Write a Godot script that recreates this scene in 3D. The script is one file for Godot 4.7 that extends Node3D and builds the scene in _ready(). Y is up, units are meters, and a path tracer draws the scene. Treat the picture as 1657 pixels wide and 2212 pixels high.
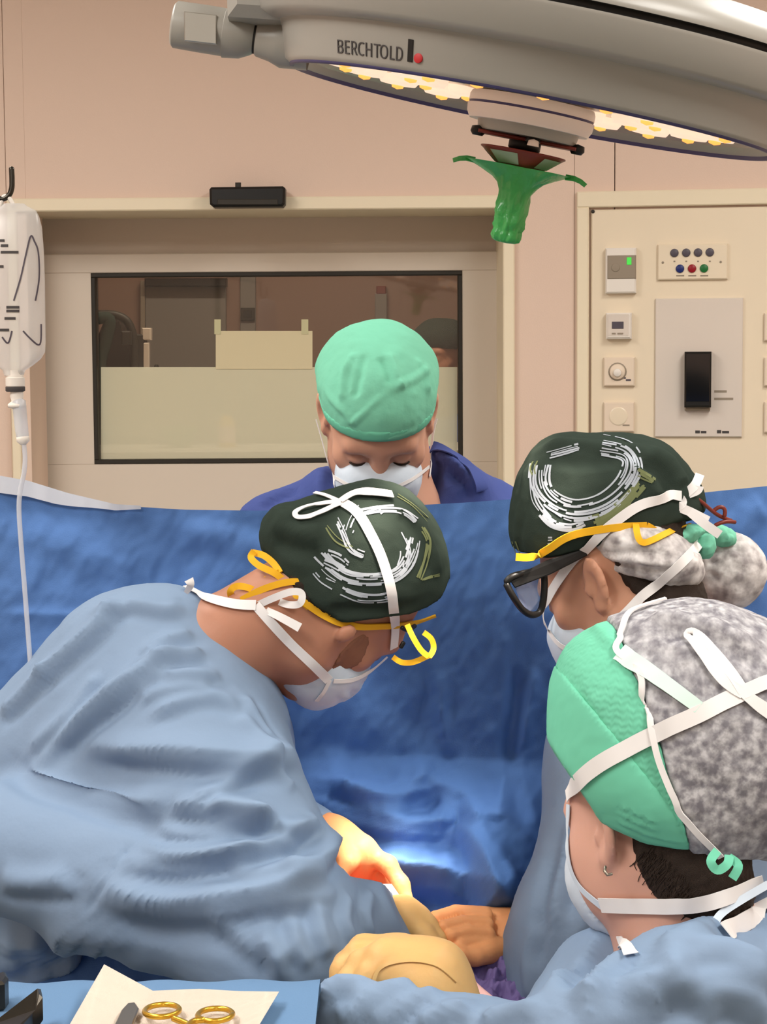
extends Node3D
# An operating room: surgeons and a nurse round a draped patient under a surgical lamp.
const F := 4200.0                     # focal length in pixels of the 1657 x 2212 frame
const ZW := -5.1                      # plane of the back wall
var CX := Transform3D()
var jobs: Array = []
var M := {}
var rng := RandomNumberGenerator.new()

# ------------------------------------------------------------------ places
func P(x: float, y: float, d: float) -> Vector3:
	return CX * Vector3((x - 828.5) / F * d, (1106.0 - y) / F * d, -d)
func R(x: float, y: float) -> Vector3:
	return (P(x, y, 1.0) - CX.origin).normalized()
func W(x: float, y: float, z: float) -> Vector3:      # where the sight line meets an upright plane
	var r := R(x, y)
	return CX.origin + r * ((z - CX.origin.z) / r.z)
func H(x: float, y: float, h: float) -> Vector3:      # where it meets a level plane
	var r := R(x, y)
	return CX.origin + r * ((h - CX.origin.y) / r.y)
func frame(f: Vector3, u: Vector3) -> Basis:          # head axes: X the person's left, Y up, Z forward (given in camera axes)
	var z := (CX.basis * f).normalized()
	var y := (CX.basis * u)
	y = (y - z * y.dot(z)).normalized()
	return Basis(y.cross(z), y, z)

# ------------------------------------------------------------------ distance fields
class Field extends RefCounted:
	var n := 0
	var op := PackedInt32Array()      # 0 join, 1 cut, 2 keep inside, 3 swell
	var sh := PackedInt32Array()      # 0 tapered capsule, 1 ellipsoid, 2 half space
	var a := PackedVector3Array()
	var b := PackedVector3Array()
	var il := PackedFloat32Array()
	var r := PackedFloat32Array()
	var dr := PackedFloat32Array()
	var k := PackedFloat32Array()
	var inv: Array[Transform3D] = []
	var box := AABB()
	var all := PackedInt32Array()
	func _add(o: int, s: int, pa: Vector3, pb: Vector3, il_: float, r_: float, dr_: float, k_: float, t: Transform3D) -> void:
		op.append(o); sh.append(s); a.append(pa); b.append(pb); il.append(il_); r.append(r_); dr.append(dr_); k.append(k_); inv.append(t); all.append(n)
		n += 1
	func grow(bb: AABB) -> void:
		box = bb if box.size == Vector3.ZERO else box.merge(bb)
	func cone(p: Vector3, q: Vector3, r1: float, r2: float, kk := 0.03, o := 0) -> void:
		var v := q - p
		_add(o, 0, p, v, 1.0 / maxf(v.length_squared(), 1e-8), r1, r2 - r1, kk, Transform3D())
		if o == 0:
			grow(AABB(p - Vector3.ONE * r1, Vector3.ONE * r1 * 2).merge(AABB(q - Vector3.ONE * r2, Vector3.ONE * r2 * 2)))
	func ell(t: Transform3D, e: Vector3, kk := 0.03, o := 0) -> void:
		_add(o, 1, e, e * e, 0, 0, 0, kk, t.affine_inverse())
		if o == 0:
			var m := maxf(e.x, maxf(e.y, e.z))
			grow(AABB(t.origin - Vector3.ONE * m, Vector3.ONE * m * 2))
	func half(at: Vector3, nrm: Vector3, kk := 0.002, o := 2) -> void:   # keeps the side the normal points away from
		_add(o, 2, nrm.normalized(), Vector3.ZERO, 0, nrm.normalized().dot(at), 0, kk, Transform3D())
	func swell(x: float) -> void:
		_add(3, 0, Vector3.ZERO, Vector3.ZERO, 0, x, 0, 0, Transform3D())
		box = box.grow(maxf(x, 0.0))
	func join(g: Field) -> void:
		for i in g.n:
			_add(g.op[i], g.sh[i], g.a[i], g.b[i], g.il[i], g.r[i], g.dr[i], g.k[i], g.inv[i])
		grow(g.box)
	func prim(i: int, p: Vector3) -> float:
		if sh[i] == 0:
			var pa := p - a[i]
			var h := clampf(pa.dot(b[i]) * il[i], 0.0, 1.0)
			return (pa - b[i] * h).length() - (r[i] + dr[i] * h)
		if sh[i] == 1:
			var q: Vector3 = inv[i] * p
			var k1 := (q / b[i]).length()
			if k1 < 1e-6:
				return -minf(a[i].x, minf(a[i].y, a[i].z))
			var k0 := (q / a[i]).length()
			return k0 * (k0 - 1.0) / k1
		return a[i].dot(p) - r[i]
	func ev(p: Vector3, list: PackedInt32Array) -> float:
		var d := 1e3
		for i in list:
			var o := op[i]
			if o == 3:
				d -= r[i]
				continue
			var e := prim(i, p)
			var kk := k[i]
			if o == 0:
				var h := kk - absf(d - e)
				d = minf(d, e) - (h * h * 0.25 / kk if h > 0.0 else 0.0)
			else:
				if o == 1:
					e = -e
				var h := kk - absf(d - e)
				d = maxf(d, e) + (h * h * 0.25 / kk if h > 0.0 else 0.0)
		return d
	func trace(o: Vector3, rd: Vector3) -> Vector3:
		var t := 1.0
		for i in 140:
			var d := ev(o + rd * t, all)
			if d < 0.0008:
				return o + rd * t
			t += maxf(d * 0.8, 0.0008)
			if t > 6.0:
				break
		return Vector3.INF

class Fold extends RefCounted:
	var p := PackedVector3Array()
	var amp := 0.0
	var w := 0.02
	var sharp := false
	var drop := false                 # crest falling off steeply on one side, like pulled cloth
	var box := AABB()
	func at(v: Vector3, nrm := Vector3.ZERO) -> float:
		if not box.has_point(v):
			return 0.0
		var best := w * w
		var bt := 0.0
		var side := 1.0
		var m := p.size() - 1
		for i in m:
			var s := p[i]
			var d := p[i + 1] - s
			var h := clampf((v - s).dot(d) / maxf(d.length_squared(), 1e-9), 0.0, 1.0)
			var q := (v - s - d * h).length_squared()
			if q < best:
				best = q
				bt = (i + h) / m
				if drop:
					side = d.cross(nrm).dot(v - s - d * h)
		if best >= w * w:
			return 0.0
		var x := sqrt(best) / w
		var taper := minf(1.0, minf(bt, 1.0 - bt) * 5.0 + 0.12)
		if drop:
			x = minf(1.0, sqrt(best + 0.000025) / w)
			if side < 0.0:
				return amp * taper * (1.0 - x) * (1.0 - x)
			var e := maxf(0.0, 1.0 - x / 0.7)
			var g := clampf((x - 0.3) / 0.7, 0.0, 1.0)
			return amp * taper * (e * e - 1.6 * g * (1.0 - g) * (1.0 - g))
		return amp * taper * ((1.0 - x) * (1.0 - x) if sharp else (1.0 - x * x) * (1.0 - x * x))

class Job extends RefCounted:
	var f: Field
	var cell := 0.01
	var folds: Array[Fold] = []
	var noise: FastNoiseLite
	var namp := 0.0
	var nscale := Vector3.ONE
	var crumple: FastNoiseLite
	var camp := 0.0
	var soften := 0
	var clip := AABB()
	var v := PackedVector3Array()
	var nn := PackedVector3Array()
	var idx := PackedInt32Array()
	func run() -> void:
		var bb := f.box.grow(cell * 3.0)
		if clip.size != Vector3.ZERO:
			bb = bb.intersection(clip)
		var o := bb.position
		var B := 6
		var bx := int(ceil(bb.size.x / cell / B))
		var by := int(ceil(bb.size.y / cell / B))
		var bz := int(ceil(bb.size.z / cell / B))
		var nx := bx * B + 1
		var ny := by * B + 1
		var nz := bz * B + 1
		var g := PackedFloat32Array()
		g.resize(nx * ny * nz)
		g.fill(1e6)
		var id := PackedInt32Array()
		id.resize(nx * ny * nz)
		id.fill(-1)
		var sy := nx
		var sz := nx * ny
		var hd := cell * B * 0.8661
		var cells := PackedInt32Array()
		for kz in bz:
			for ky in by:
				for kx in bx:
					var c := o + Vector3(kx * B + 3, ky * B + 3, kz * B + 3) * cell
					var dc := f.ev(c, f.all)
					if absf(dc) > hd * 1.5 + cell:
						continue
					var list := PackedInt32Array()
					for i in f.n:
						if f.op[i] >= 2 or f.prim(i, c) < absf(dc) + hd * 2.7 + f.k[i] + 0.01:
							list.append(i)
					var base := kx * B + ky * B * sy + kz * B * sz
					for z in B + 1:
						for y in B + 1:
							for x in B + 1:
								var q := base + x + y * sy + z * sz
								if g[q] > 1e5:
									g[q] = f.ev(o + Vector3(kx * B + x, ky * B + y, kz * B + z) * cell, list)
					for z in B:
						for y in B:
							for x in B:
								var q := base + x + y * sy + z * sz
								var s := 0
								for m in 8:
									if g[q + (m & 1) + ((m >> 1) & 1) * sy + (m >> 2) * sz] < 0.0:
										s += 1
								if s == 0 or s == 8:
									continue
								var sum := Vector3.ZERO
								var cnt := 0
								for m in 8:
									for ax in 3:
										if (m >> ax) & 1:
											continue
										var m2 := m | (1 << ax)
										var d0 := g[q + (m & 1) + ((m >> 1) & 1) * sy + (m >> 2) * sz]
										var d1 := g[q + (m2 & 1) + ((m2 >> 1) & 1) * sy + (m2 >> 2) * sz]
										if (d0 < 0.0) == (d1 < 0.0):
											continue
										var t := d0 / (d0 - d1)
										var pt := Vector3(m & 1, (m >> 1) & 1, m >> 2)
										pt[ax] += t
										sum += pt
										cnt += 1
								id[q] = v.size()
								v.append(o + (Vector3(kx * B + x, ky * B + y, kz * B + z) + sum / cnt) * cell)
								cells.append(q)
		var st := [1, sy, sz]
		for q in cells:
			for ax in 3:
				var s0 := g[q] < 0.0
				var q1: int = q + st[ax]
				if q1 >= g.size() or (g[q1] < 0.0) == s0:
					continue
				var u: int = st[(ax + 1) % 3]
				var w: int = st[(ax + 2) % 3]
				if q - u - w < 0:
					continue
				var i0 := id[q]
				var i1 := id[q - u]
				var i2 := id[q - u - w]
				var i3 := id[q - w]
				if i1 < 0 or i2 < 0 or i3 < 0:
					continue
				if s0:
					idx.append_array(PackedInt32Array([i0, i2, i1, i0, i3, i2]))
				else:
					idx.append_array(PackedInt32Array([i0, i1, i2, i0, i2, i3]))
		normals()
		if folds.size() or namp > 0.0 or camp > 0.0:
			for i in v.size():
				var d := 0.0
				var p := v[i]
				for fo in folds:
					d += fo.at(p, nn[i])
				if namp > 0.0:
					var s := p * nscale
					d += namp * noise.get_noise_3d(s.x, s.y, s.z)
				if camp > 0.0:
					d += camp * crumple.get_noise_3d(p.x, p.y, p.z)
				v[i] = p + nn[i] * d
			for it in soften:
				var sum := PackedVector3Array()
				var cnt := PackedInt32Array()
				sum.resize(v.size())
				cnt.resize(v.size())
				for t in range(0, idx.size(), 3):
					for e in 3:
						var a := idx[t + e]
						sum[a] += v[idx[t + (e + 1) % 3]] + v[idx[t + (e + 2) % 3]]
						cnt[a] += 2
				for i in v.size():
					if cnt[i] > 8:
						v[i] = v[i].lerp(sum[i] / cnt[i], 0.6)
			normals()
	func normals() -> void:
		nn.resize(v.size())
		nn.fill(Vector3.ZERO)
		for t in range(0, idx.size(), 3):
			var a := idx[t]
			var b := idx[t + 1]
			var c := idx[t + 2]
			var w := (v[c] - v[a]).cross(v[b] - v[a])
			nn[a] += w
			nn[b] += w
			nn[c] += w
		for i in nn.size():
			nn[i] = nn[i].normalized()
	func mesh() -> ArrayMesh:
		var ar := []
		ar.resize(Mesh.ARRAY_MAX)
		ar[Mesh.ARRAY_VERTEX] = v
		ar[Mesh.ARRAY_NORMAL] = nn
		ar[Mesh.ARRAY_INDEX] = idx
		var m := ArrayMesh.new()
		if v.size():
			m.add_surface_from_arrays(Mesh.PRIMITIVE_TRIANGLES, ar)
		return m

func job(f: Field, cell: float, namp := 0.0, nscale := Vector3.ONE * 8.0) -> Job:
	var j := Job.new()
	j.f = f
	j.cell = cell
	j.namp = namp
	j.nscale = nscale
	if namp > 0.0:
		j.noise = FastNoiseLite.new()
		j.noise.seed = jobs.size() + 3
		j.noise.frequency = 1.0
		j.noise.fractal_octaves = 3
	jobs.append(j)
	return j
func crumpled(j: Job, amp: float, freq: float) -> void:   # small sharp creases
	j.camp = amp
	j.crumple = FastNoiseLite.new()
	j.crumple.seed = jobs.size() + 40
	j.crumple.noise_type = FastNoiseLite.TYPE_CELLULAR
	j.crumple.cellular_return_type = FastNoiseLite.RETURN_DISTANCE
	j.crumple.cellular_jitter = 1.0
	j.crumple.fractal_octaves = 2
	j.crumple.frequency = freq
	j.crumple.domain_warp_enabled = true
	j.crumple.domain_warp_amplitude = 0.08
	j.crumple.domain_warp_frequency = 6.0
func run_jobs() -> void:
	var id := WorkerThreadPool.add_group_task(func(i): jobs[i].run(), jobs.size(), -1, true)
	WorkerThreadPool.wait_for_group_task_completion(id)

func spline(p: PackedVector3Array, per := 4) -> PackedVector3Array:
	var out := PackedVector3Array()
	var n := p.size()
	for i in n - 1:
		var a := p[maxi(i - 1, 0)]
		var b := p[i]
		var c := p[i + 1]
		var d := p[mini(i + 2, n - 1)]
		for s in per:
			out.append(b.cubic_interpolate(c, a, d, float(s) / per))
	out.append(p[n - 1])
	return out
# a fold of cloth: a line over the field, given where the photograph shows it; amp out (+) or in (-) in metres
func fold(j: Job, amp: float, w: float, px: Array, sharp := false, drop := false) -> void:
	var fo := Fold.new()
	fo.drop = drop
	var pts := PackedVector3Array()
	for q in px:
		var h := j.f.trace(CX.origin, R(q.x, q.y))
		if h.is_finite():
			pts.append(h)
	if pts.size() < 2:
		return
	fo.p = spline(pts, 3)
	fo.amp = amp
	fo.w = w
	fo.sharp = sharp
	fo.box = AABB(pts[0], Vector3.ZERO)
	for q in fo.p:
		fo.box = fo.box.expand(q)
	fo.box = fo.box.grow(w)
	j.folds.append(fo)

# ------------------------------------------------------------------ meshes
func arr(v: PackedVector3Array, idx: PackedInt32Array, uv := PackedVector2Array()) -> ArrayMesh:
	var j := Job.new()
	j.v = v
	j.idx = idx
	j.normals()
	var ar := []
	ar.resize(Mesh.ARRAY_MAX)
	ar[Mesh.ARRAY_VERTEX] = j.v
	ar[Mesh.ARRAY_NORMAL] = j.nn
	ar[Mesh.ARRAY_INDEX] = j.idx
	if uv.size():
		ar[Mesh.ARRAY_TEX_UV] = uv
	var m := ArrayMesh.new()
	m.add_surface_from_arrays(Mesh.PRIMITIVE_TRIANGLES, ar)
	return m
func loft(rows: Array, closed := false, cap := false) -> ArrayMesh:   # rows of equally many points
	var v := PackedVector3Array()
	var idx := PackedInt32Array()
	var n: int = rows[0].size()
	for r in rows:
		v.append_array(r)
	for i in rows.size() - 1:
		for k in (n if closed else n - 1):
			var a := i * n + k
			var b := i * n + (k + 1) % n
			idx.append_array(PackedInt32Array([a, b, a + n, b, b + n, a + n]))
	if cap:
		for e in [0, rows.size() - 1]:
			var c := Vector3.ZERO
			for q in rows[e]:
				c += q
			var at := v.size()
			v.append_array(rows[e])
			v.append(c / n)
			for k in n:
				if e == 0:
					idx.append_array(PackedInt32Array([at + n, at + (k + 1) % n, at + k]))
				else:
					idx.append_array(PackedInt32Array([at + n, at + k, at + (k + 1) % n]))
	return arr(v, idx)
func lathe(prof: Array, seg := 48, at := Transform3D(), wob = null) -> ArrayMesh:   # [radius, height]; a doubled point makes an edge
	var rows := []
	for q in prof:
		var row := PackedVector3Array()
		for s in seg:
			var t := TAU * s / seg
			var rr: float = q[0]
			if wob != null:
				rr = wob.call(t, q[0], q[1])
			row.append(at * Vector3(cos(t) * rr, q[1], -sin(t) * rr))
		rows.append(row)
	return loft(rows, true)
func tube(p: PackedVector3Array, rad: Variant, seg := 10) -> ArrayMesh:
	var rows := []
	var t0 := (p[1] - p[0]).normalized()
	var u := t0.cross(Vector3.UP if absf(t0.y) < 0.9 else Vector3.RIGHT).normalized()
	var n := p.size()
	for i in n:
		var t := (p[mini(i + 1, n - 1)] - p[maxi(i - 1, 0)]).normalized()
		u = (u - t * u.dot(t)).normalized()
		var w := t.cross(u)
		var rr: float = rad if rad is float else lerpf(rad[int(float(i) / n * (rad.size() - 1))], rad[mini(int(float(i) / n * (rad.size() - 1)) + 1, rad.size() - 1)], fmod(float(i) / n * (rad.size() - 1), 1.0))
		var row := PackedVector3Array()
		for s in seg:
			var an := TAU * s / seg
			row.append(p[i] + (u * cos(an) + w * sin(an)) * rr)
		if i == 0:
			var tip := PackedVector3Array()
			for q in row:
				tip.append(p[0] - t * rr * 0.5 + (q - p[0]) * 0.5)
			rows.append(tip)
		rows.append(row)
		if i == n - 1:
			var tip := PackedVector3Array()
			for q in row:
				tip.append(p[i] + t * rr * 0.5 + (q - p[i]) * 0.5)
			rows.append(tip)
	return loft(rows, true, true)
func flat(tris: PackedVector3Array) -> ArrayMesh:
	var st := SurfaceTool.new()
	st.begin(Mesh.PRIMITIVE_TRIANGLES)
	st.set_smooth_group(-1)
	for q in tris:
		st.add_vertex(q)
	st.generate_normals()
	return st.commit()
func quad(t: PackedVector3Array, a: Vector3, b: Vector3, c: Vector3, d: Vector3) -> void:
	t.append_array(PackedVector3Array([a, b, c, a, c, d]))
# a bevelled slab: a convex or plain outline (clockwise seen from +n) pushed back from the face by th
func slab(o: PackedVector3Array, n: Vector3, th: float, bev := 0.0) -> ArrayMesh:
	var t := PackedVector3Array()
	var c := Vector3.ZERO
	for q in o:
		c += q
	c /= o.size()
	var m := o.size()
	var ins := PackedVector3Array()
	for i in m:
		var e0 := (o[i] - o[(i + m - 1) % m]).normalized()
		var e1 := (o[(i + 1) % m] - o[i]).normalized()
		var q0 := e0.cross(n)
		var q1 := e1.cross(n)
		if (q0.dot(o[i] - c)) < 0:
			q0 = -q0
			q1 = -q1
		var mid := (q0 + q1).normalized()
		ins.append(o[i] - mid * bev / maxf(0.3, mid.dot(q0)))
	var fl := PackedVector2Array()
	var ux := (o[1] - o[0]).normalized()
	var uy := n.cross(ux)
	for q in ins:
		fl.append(Vector2((q - c).dot(ux), (q - c).dot(uy)))
	var tri := Geometry2D.triangulate_polygon(fl)
	for k in range(0, tri.size(), 3):
		var a := ins[tri[k]]
		var b := ins[tri[k + 1]]
		var d := ins[tri[k + 2]]
		if (d - a).cross(b - a).dot(n) < 0:
			var s := b
			b = d
			d = s
		t.append_array(PackedVector3Array([a, b, d, a - n * th, d - n * th, b - n * th]))
	for i in m:
		var j := (i + 1) % m
		var s0 := PackedVector3Array()
		if bev > 0.0:
			quad(s0, ins[i], ins[j], o[j] - n * bev, o[i] - n * bev)
		quad(s0, o[i] - n * bev, o[j] - n * bev, o[j] - n * th, o[i] - n * th)
		if (s0[2] - s0[0]).cross(s0[1] - s0[0]).dot((o[i] + o[j]) * 0.5 - c) < 0:
			s0.reverse()
		t.append_array(s0)
	return flat(t)
func box_mesh(c: Vector3, s: Vector3, bev := 0.004, bs := Basis()) -> ArrayMesh:
	var h := s * 0.5
	var o := PackedVector3Array([Vector3(-h.x, -h.y, h.z), Vector3(-h.x, h.y, h.z), Vector3(h.x, h.y, h.z), Vector3(h.x, -h.y, h.z)])
	var w := PackedVector3Array()
	for q in o:
		w.append(c + bs * q)
	return slab(w, bs.z.normalized(), s.z, minf(bev, minf(h.x, minf(h.y, h.z)) * 0.8))
func ribbon(p: PackedVector3Array, nr: PackedVector3Array, w: Variant, th: float) -> ArrayMesh:
	var rows := []
	var n := p.size()
	for i in n:
		var t := (p[mini(i + 1, n - 1)] - p[maxi(i - 1, 0)]).normalized()
		var s := t.cross(nr[i]).normalized()
		var up := s.cross(t).normalized()
		var ww: float = (w if w is float else lerpf(w[0], w[1], float(i) / (n - 1))) * 0.5
		rows.append(PackedVector3Array([p[i] - s * ww + up * th, p[i] + s * ww + up * th, p[i] + s * ww + up * th, p[i] + s * ww, p[i] + s * ww, p[i] - s * ww, p[i] - s * ww, p[i] - s * ww + up * th]))
	return loft(rows, true, true)
# a line of [x, y] or [x, y, distance] laid on what is there, then lifted a little
func lay(tms: Array, px: Array, per := 5, lift := 0.0012, dir := Vector3.ZERO) -> Array:
	var raw := PackedVector3Array()
	for q in px:
		raw.append(Vector3(q[0], q[1], q[2] if q.size() > 2 else 0.0))
	var pts := spline(raw, per)
	var p := PackedVector3Array()
	var nr := PackedVector3Array()
	var last := 2.4
	for q in pts:
		var rd := R(q.x, q.y)
		var best := Vector3.INF
		var bn := Vector3.ZERO
		if q.z < 0.3:
			for tm in tms:
				var hit: Dictionary = tm.intersect_ray(CX.origin * 500.0, rd)
				if hit and (not best.is_finite() or (hit.position / 500.0 - CX.origin).length() < (best - CX.origin).length()):
					best = hit.position / 500.0
					bn = hit.normal
					if bn.dot(rd) > 0:
						bn = -bn
		if not best.is_finite():
			best = P(q.x, q.y, q.z if q.z > 0.3 else last)
			bn = nr[nr.size() - 1] if nr.size() and q.z < 0.3 else (-rd)
		last = -(CX.affine_inverse() * best).z
		p.append(best)
		nr.append(bn)
	for it in 2:
		var p2 := p.duplicate()
		var n2 := nr.duplicate()
		for i in range(1, p.size() - 1):
			p2[i] = (p[i - 1] + p[i] * 2 + p[i + 1]) * 0.25
			n2[i] = (nr[i - 1] + nr[i] * 2 + nr[i + 1]).normalized()
		p = p2
		nr = n2
	for i in p.size():
		p[i] += nr[i] * lift
	return [p, nr]
func strap(tms: Array, px: Array, w: Variant, lift := 0.0015, th := 0.0009) -> ArrayMesh:
	var l := lay(tms, px, 6, lift)
	return ribbon(l[0], l[1], w, th)
func cord(tms: Array, px: Array, r: float, lift := 0.001) -> ArrayMesh:
	var l := lay(tms, px, 6, lift)
	return tube(l[0], r, 8)
func join(ms: Array) -> ArrayMesh:
	var st := SurfaceTool.new()
	st.begin(Mesh.PRIMITIVE_TRIANGLES)
	for m in ms:
		for s in m.get_surface_count():
			st.append_from(m, s, Transform3D())
	return st.commit()
# brush strokes: many thin bristle lines along a path, broken here and there
func brush(tms: Array, px: Array, width: float, lines: int, dens: float, bw: float) -> Array:
	var out := []
	for k in lines:
		var off := (float(k) / maxi(lines - 1, 1) - 0.5) * width
		var q := []
		for i in px.size():
			var a = px[maxi(i - 1, 0)]
			var b = px[mini(i + 1, px.size() - 1)]
			var t := Vector2(b[0] - a[0], b[1] - a[1]).normalized()
			q.append([px[i][0] - t.y * off + rng.randf_range(-2, 2), px[i][1] + t.x * off + rng.randf_range(-2, 2)])
		var l := lay(tms, q, 7, 0.0007)
		var p: PackedVector3Array = l[0]
		var nr: PackedVector3Array = l[1]
		var i := rng.randi_range(0, 3)
		while i < p.size() - 2:
			var ln := rng.randi_range(3, 14)
			var e := mini(i + ln, p.size() - 1)
			if rng.randf() < dens and e - i >= 2:
				out.append(ribbon(p.slice(i, e + 1), nr.slice(i, e + 1), bw * rng.randf_range(0.5, 1.2), 0.0004))
			i = e + (0 if rng.randf() < 0.35 else rng.randi_range(1, 2))
	return out

# ------------------------------------------------------------------ nodes
func put(called: String, m: Mesh, mat: Material, parent: Node3D = self) -> MeshInstance3D:
	var o := MeshInstance3D.new()
	o.name = called
	o.mesh = m
	o.material_override = mat
	var p := parent
	var at := Vector3.ZERO
	while p != self:
		at += p.position
		p = p.get_parent()
	o.position = -at
	parent.add_child(o, true)
	return o
func tag(o: Node, label: String, category: String, group := "", kind := "") -> void:
	o.set_meta("label", label)
	o.set_meta("category", category)
	if group:
		o.set_meta("group", group)
	if kind:
		o.set_meta("kind", kind)
func thing(called: String, at: Vector3, label: String, category: String, group := "") -> Node3D:
	var o := Node3D.new()
	o.name = called
	o.position = at
	add_child(o, true)
	tag(o, label, category, group)
	return o
func struct(called: String, m: Mesh, mat: Material, parent: Node3D = self) -> MeshInstance3D:
	var o := put(called, m, mat, parent)
	if parent == self:
		o.set_meta("kind", "structure")
	return o

# ------------------------------------------------------------------ materials
func noise_tex(freq: float, normal: bool, strength := 4.0, ramp: Gradient = null, type := FastNoiseLite.TYPE_SIMPLEX_SMOOTH, size := 512, oct := 4) -> NoiseTexture2D:
	var t := NoiseTexture2D.new()
	var fn := FastNoiseLite.new()
	fn.noise_type = type
	fn.frequency = freq
	fn.fractal_octaves = oct
	t.width = size
	t.height = size
	t.seamless = true
	t.noise = fn
	t.as_normal_map = normal
	t.bump_strength = strength
	if ramp:
		t.color_ramp = ramp
	return t
func mat(called: String, c: Color, rough := 0.7, spec := 0.4, metal := 0.0) -> StandardMaterial3D:
	var m := StandardMaterial3D.new()
	m.resource_name = called
	m.albedo_color = c
	m.roughness = rough
	m.metallic_specular = spec
	m.metallic = metal
	M[called] = m
	return m
func relief(m: StandardMaterial3D, t: Texture2D, scale: float, amount: float) -> void:
	m.uv1_triplanar = true
	m.uv1_scale = Vector3.ONE * scale
	m.normal_enabled = true
	m.normal_texture = t
	m.normal_scale = amount
func tinted(m: StandardMaterial3D, t: Texture2D, scale: float) -> void:
	m.uv1_triplanar = true
	m.uv1_scale = Vector3.ONE * scale
	m.albedo_texture = t
func grad(cs: Array, at: Array) -> Gradient:
	var g := Gradient.new()
	g.colors = PackedColorArray(cs)
	g.offsets = PackedFloat32Array(at)
	return g
func c8(r: int, g: int, b: int) -> Color:
	return Color8(r, g, b)
func wave_tex() -> ImageTexture:      # crimped crepe of the mint caps, as a relief
	var n := 128
	var im := Image.create(n, n, false, Image.FORMAT_L8)
	for y in n:
		for x in n:
			var u := TAU * x / n
			var w := TAU * y / n
			var h := 0.5 + 0.5 * sin(w * 6.0 + 1.3 * sin(u * 4.0) + 0.5 * sin(u * 9.0 + w * 2.0))
			im.set_pixel(x, y, Color(h, h, h))
	im.bump_map_to_normal_map(3.0)
	return ImageTexture.create_from_image(im)

func _ready() -> void:
	rng.seed = 11
	camera_and_light()
	materials()
	room()
	corridor()
	service_panel()
	people()
	run_jobs()
	drape()
	surgeon_a()
	surgeon_b()
	nurse()
	anaesthetist()
	operating_table()
	lamp()
	infusion()
	instrument_table()

func camera_and_light() -> void:
	CX = Transform3D(Basis.from_euler(Vector3(deg_to_rad(-5.0), 0, deg_to_rad(-0.4))), Vector3(0, 1.72, 0))
	var cam := Camera3D.new()
	cam.name = "camera"
	cam.transform = CX
	cam.fov = rad_to_deg(2.0 * atan(1106.0 / F))
	cam.near = 0.05
	cam.far = 40.0
	add_child(cam)
	var env := Environment.new()
	env.background_mode = Environment.BG_COLOR
	env.background_color = Color(0.02, 0.02, 0.02)
	env.tonemap_mode = Environment.TONE_MAPPER_LINEAR
	env.tonemap_exposure = 2.0
	env.sdfgi_enabled = true
	env.ssao_enabled = true
	env.ssil_enabled = true
	var we := WorldEnvironment.new()
	we.name = "world"
	we.environment = env
	add_child(we)
	# ceiling panels (the fittings are built in room()); one lamp under each
	for q in CEIL:
		var l := AreaLight3D.new()
		l.name = "ceiling_panel_lamp"
		l.area_size = Vector2(0.56, 1.16)
		l.light_color = Color(1.0, 0.985, 0.96)
		l.light_energy = q[2]
		l.area_normalize_energy = true
		l.area_range = 12.0
		l.shadow_enabled = true
		l.position = Vector3(q[0], 2.955, q[1])
		l.rotation.x = -PI / 2
		add_child(l, true)

const CEIL := [[-1.25, -3.0, 1.6], [1.25, -3.0, 1.6], [-1.25, -1.0, 2.2], [1.25, -1.0, 2.2], [0.0, 1.2, 0.9]]

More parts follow.
